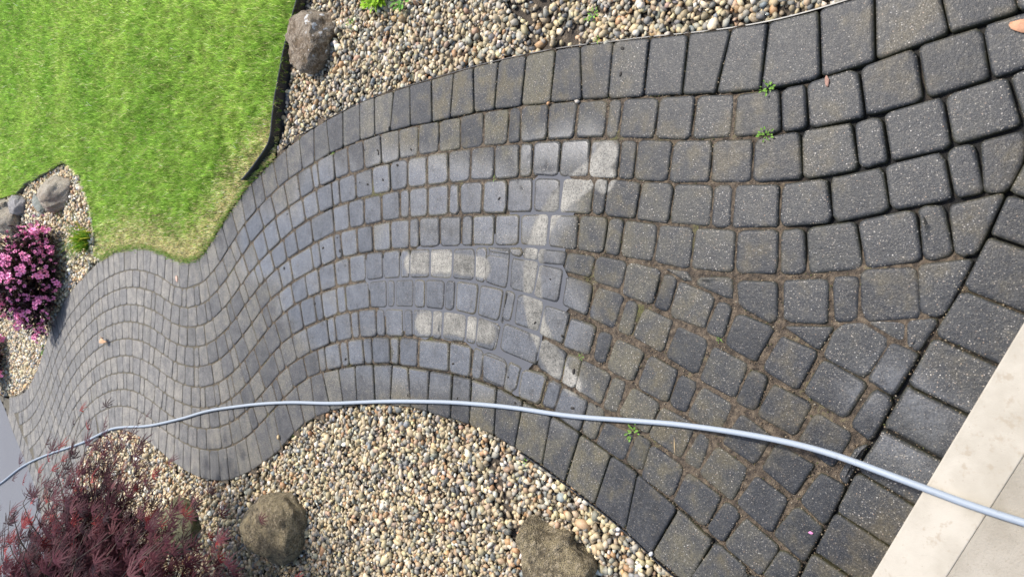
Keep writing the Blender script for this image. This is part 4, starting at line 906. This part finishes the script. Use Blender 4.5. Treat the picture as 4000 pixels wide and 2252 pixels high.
def shrub(pxc, rad, nl, nf, label, seed):
    global fme
    r5 = np.random.default_rng(seed); c = P(*pxc); base = empty('pink_shrub', (c[0], c[1], bed_z)); tag(base, label, 'shrub')
    VVs, FFs = [], []
    for i in range(30):
        th = r5.uniform(0, 6.28); q = np.array((math.cos(th), math.sin(th), 0)) * rad[0] * r5.uniform(.2, .9) + np.array((0, 0, rad[2] * r5.uniform(.6, 1.3)))
        V, F = tube([(0, 0, 0), q * .5 + np.array((0, 0, .05)), q], .008, .002, 4); o = len(VVs); VVs += V; FFs += [tuple(k + o for k in f) for f in F]
    mesh_obj('stem', VVs, FFs, M_BARK, base)
    def pts(n, lo):
        d = r5.normal(size=(n, 3)); d[:, 2] = np.abs(d[:, 2]); d /= np.linalg.norm(d, axis=1)[:, None]
        lump = .78 + .35 * noise2(d[:, 0] * 2 + d[:, 2], d[:, 1] * 2 - d[:, 2], 1.7, seed)
        return d, d * np.array(rad) * (r5.uniform(lo, 1, n) * lump)[:, None] + np.array((0, 0, .10))
    d, q = pts(nl, .45); Ms = np.array([basis(x + r5.normal(0, .6, 3)) for x in d]); sc = r5.uniform(.035, .065, nl)
    cw = np.array([(.035, .018, .02), (.06, .032, .028), (.075, .07, .03), (.022, .012, .016)])[r5.choice(4, nl, p=(.4, .3, .12, .18))] * np.exp(r5.normal(0, .2, (nl, 1)))
    V, F, C = batch(SLV[None], SLF, q, Ms, np.repeat(sc[:, None], 3, 1), cw); o = big_mesh('foliage', V, F, C, M_WL, base, smooth_=False); o['kind'] = 'stuff'
    if fme is None:
        V, F = flower(); fme = bpy.data.meshes.new('flower'); fme.from_pydata(V, [], F); fme.materials.append(M_PINK)
    d, q = pts(int(nf * 1.2), .93); fV, fF = flower(); fV = np.array(fV); fF = np.array(fF)
    ss_ = r5.uniform(.012, .022, len(q)); Mf = np.array([basis(x + r5.normal(0, .5, 3)) for x in d])[:, :, [1, 2, 0]]
    V, F, C = batch(fV[None], fF, q + r5.normal(0, .012, q.shape), Mf, np.repeat(ss_[:, None], 3, 1), np.ones((len(q), 3))); o = big_mesh('small_flowers', V, F, None, M_PINK, base, smooth_=False); o['kind'] = 'stuff'
    nc = nf // 5; d, q = pts(nc, .97)
    for i in range(nc):
        for k in range(5):
            s_ = r5.uniform(.020, .032); rt = Vector(d[i] + r5.normal(0, .5, 3)).to_track_quat('Z', 'Y').to_euler()
            link_copy('flower', fme, base, tuple(q[i] + r5.normal(0, .028, 3) + d[i] * .02), rt, (s_,) * 3)
shrub((205, 1078), (.54, .43, .44), 6500, 300, 'dark leaved shrub covered in pink flowers beside the far path', 5)
shrub((5, 1398), (.34, .30, .36), 2500, 90, 'second pink flowering shrub, cut by the left edge near the drive', 6)

# ------------------------------------------------------------------ small plants
M_GL = mat_attr('small green leaf', .5, .3)
def tuft(pxc, n, h, w, cols, name, label, cat, z=bed_z, spread=.04, lean=.7):
    c = P(*pxc); pts = rng.normal(0, spread, (n, 2)); V, F, C = grass_blades(pts, np.full(n, h), w, cols, lean); o = big_mesh(name, V, F, C, M_GRASS, smooth_=False); o.location = (c[0], c[1], z); tag(o, label, cat); return o
cg = np.array([(.16, .34, .03), (.40, .42, .05), (.10, .24, .02)])[rng.choice(3, 260)]
tuft((335, 935), 260, .17, .008, cg, 'ornamental_grass', 'bright green and yellow grass tuft beside the far lawn edge', 'grass plant', spread=.035, lean=.8)
def weed(pxc, n, size, label, col=(.17, .33, .05), z=.0, name='weed', rise=.5, w=.5, grp=None, cat='weed'):
    c = P(*pxc); a = rng.uniform(0, 6.28, n); d = np.c_[np.cos(a), np.sin(a), rng.uniform(.1, rise, n)]; q = d * rng.uniform(.1, .9, n)[:, None] * size * np.array((1, 1, .8)); q[:, 2] = np.abs(q[:, 2]) + .003
    Ms = np.array([basis(x) for x in d]); sc = rng.uniform(.5, 1, n) * size * .6; lv, lf = simple_leaf(w)
    cc_ = np.array(col) * np.exp(rng.normal(0, .2, (n, 1))); V, F, C = batch(lv[None], lf, q, Ms, np.repeat(sc[:, None], 3, 1), cc_)
    o = big_mesh(name, V, F, C, M_GL, smooth_=False); o.location = (c[0], c[1], z); tag(o, label, cat, grp); return o
WD = [((3000, 345), 26, .022, 'small round leaved weed below the widest upper border paver'), ((2993, 532), 24, .022, 'second round leaved weed one course below the first'),
      ((2473, 1683), 14, .032, 'pale toothed weed lying just under the hose'), ((2812, 1326), 14, .011, 'tiny yellow green weed in the joint of the fan pavers'),
      ((2275, 1390), 12, .012, 'tiny weed in the joint at the rim of the wet patch'), ((1935, 698), 10, .012, 'tiny green sprout in the second joint row from the top'),
      ((1140, 1712), 10, .020, 'bright green sprout where the lower border meets the pebbles'), ((2043, 1800), 10, .018, 'yellow green sprout in pebbles by the lower black edging'),
      ((1303, 600), 14, .012, 'thin green sprout in the upper border joint'), ((2335, 155), 12, .014, 'tiny green sprout at the top edge of the border'),
      ((1365, 95), 12, .03, 'small green seedling in the upper pebbles near the brown boulder'), ((2310, 55), 16, .03, 'small blue green weed in the bare soil patch'),
      ((224, 853), 10, .05, 'small round green leaf beside the long tan boulder'), ((167, 1362), 14, .06, 'green weed at the far path edge below the pink shrub')]
for q, n, s_, lb in WD: weed(q, n, s_, lb, z=(0 if q[0] not in (1365, 2310, 224, 167, 2043, 1140) else bed_z + .02))
weed((1480, -22), 190, .08, 'low bright green shrub hanging in from the top edge', col=(.30, .50, .03), z=0, name='green_shrub', rise=.9, cat='shrub')
o = weed((1575, 0), 60, .055, 'small darker green shrub sprig right of the bright one', col=(.14, .32, .05), z=0, name='green_shrub', rise=.9, cat='shrub')

# dry leaves, petals, crumbs, loose stones
def scrap(pxc, L_, W_, rot, col, name, label, cat, curl=.3, z=.002, grp=None):
    c = P(*pxc); V, F = [], []; n = 7
    for i in range(n):
        u = i / (n - 1); w = W_ * math.sin(math.pi * min(.97, max(.06, u))) ** .7 / 2
        for k in (-1, 0, 1): V.append(((u - .5) * L_, k * w + .06 * W_ * math.sin(u * 9), curl * W_ * (k * k) * .5 + curl * L_ * .25 * math.sin(u * 3.1)))
    for i in range(n - 1):
        for k in range(2): a = i * 3 + k; F.append((a, a + 3, a + 4, a + 1))
    o = mesh_obj(name, V, F, mat_plain(name + ' dry', tuple(np.array(col) * .75), col, 80, .7), loc=(c[0], c[1], z)); o.rotation_euler = (0, 0, rot)
    mo = o.modifiers.new('thick', 'SOLIDIFY'); mo.thickness = .0008; tag(o, label, cat, grp); return o
scrap((3990, 105), .055, .03, R(60), (.50, .26, .15), 'dry_leaf', 'orange brown dry leaf on the border at the right edge', 'leaf', .2)
scrap((3232, 318), .034, .012, R(5), (.30, .17, .13), 'dry_leaf', 'small pinkish brown dry leaf on an upper paver', 'leaf', .2)
scrap((420, 1325), .11, .055, R(75), (.55, .34, .20), 'dry_leaf', 'curled tan dry leaf on the far paving', 'leaf', .9, .012)
scrap((3168, 2078), .014, .008, R(90), (.60, .22, .42), 'petal', 'single pink petal on a near lower paver', 'petal', .2)
scrap((2636, 1740), .055, .0022, R(3), (.55, .40, .22), 'straw', 'thin straw lying beside the hose', 'straw', .1)
scrap((693, 1088), .05, .03, R(20), (.55, .36, .28), 'dry_leaf', 'pale pink dry leaf at the inner edge of the far border', 'leaf', .2)
crumbs = [(1424,587),(1476,588),(1479,600),(1405,712),(1436,720),(1497,703),(1606,584),(1553,645),(1263,968),(1318,928),(1328,980),(1221,935),(2432,190),(1770,1420),(1787,1555),(2013,1572),(2237,1593),(2242,1450),(1985,1472),(1593,1544),(953,879),(1110,1047),(2090,1260),(1950,775),(2150,1090),(1350,1402),(1122,836),(1230,1185),(2385,240),(2425,290),(1165,738),(1520,500),(2196,1312),(2330,1585)]
V_, F_ = ico(2); V_ = V_ * (1 + .35 * (noise2(V_[:, 0] * 3 + V_[:, 2], V_[:, 1] * 3, 2.2, 4) - .5))[:, None]
cme = bpy.data.meshes.new('mud_crumb'); cme.from_pydata((V_ * np.array((1, .7, .45))).tolist(), [], F_.tolist()); cme.materials.append(mat_plain('black mud', (.008, .007, .006), (.03, .025, .02), 200, .8, .6))
for x, y in crumbs:
    p = P(x, y); s_ = random.uniform(.004, .0095); o = link_copy('mud_crumb', cme, None, (p[0], p[1], .001), (0, 0, random.uniform(0, 6)), (s_ * random.uniform(.8, 1.5), s_, s_))
    tag(o, 'small black crumb of mud lying on the pavers', 'mud crumb', 'black mud crumbs scattered on the path')
for (x, y, col, s_, lb) in ((2143, 405, (.45, .25, .12), .009, 'small orange pebble in the joint under the upper border'), (2257, 397, (.42, .38, .33), .011, 'small grey tan pebble in the joint right of the orange one'), (1092, 1706, (.60, .44, .24), .016, 'tan stone chip lying on the lower border'), (2417, 2064, (.8, .78, .75), .010, 'white stone chip where the lower edging meets a joint'), (2545, 2160, (.75, .73, .70), .010, 'white stone chip further along the lower edging')):
    p = P(x, y); me = bpy.data.meshes.new('loose_pebble'); me.from_pydata((ST1[random.randrange(20)] * np.array((1.2, .9, .7)) * s_).tolist(), [], SF1.tolist()); me.polygons.foreach_set('use_smooth', [True] * len(me.polygons))
    me.materials.append(mat_plain('loose stone', tuple(np.array(col) * .8), col, 120, .6)); o = link_copy('loose_pebble', me, None, (p[0], p[1], s_ * .4), (0, 0, random.uniform(0, 6))); tag(o, lb, 'pebble')

# rust brown planter at the left edge
M_RUST = mat_plain('rust brown clay', (.26, .075, .035), (.34, .11, .055), 12, .6)
prof = [(.12, -.03), (.20, .05), (.27, .20), (.30, .34), (.31, .36), (.29, .36), (.26, .32), (.02, .30)]
V, F = [], []; m = 32
for r_, z in prof:
    for k in range(m): a = 2 * math.pi * k / m; V.append((r_ * math.cos(a), r_ * math.sin(a), z))
for i in range(len(prof) - 1):
    for k in range(m): k2 = (k + 1) % m; F.append((i * m + k, i * m + k2, (i + 1) * m + k2, (i + 1) * m + k))
F.append(tuple(range(m))[::-1]); F.append(tuple(range((len(prof) - 1) * m, len(prof) * m)))
p = P(-25, 1015); o = mesh_obj('clay_pot', V, F, M_RUST, loc=(p[0], p[1], bed_z)); tag(o, 'rust brown rounded pot behind the pink shrub at the left edge', 'pot')
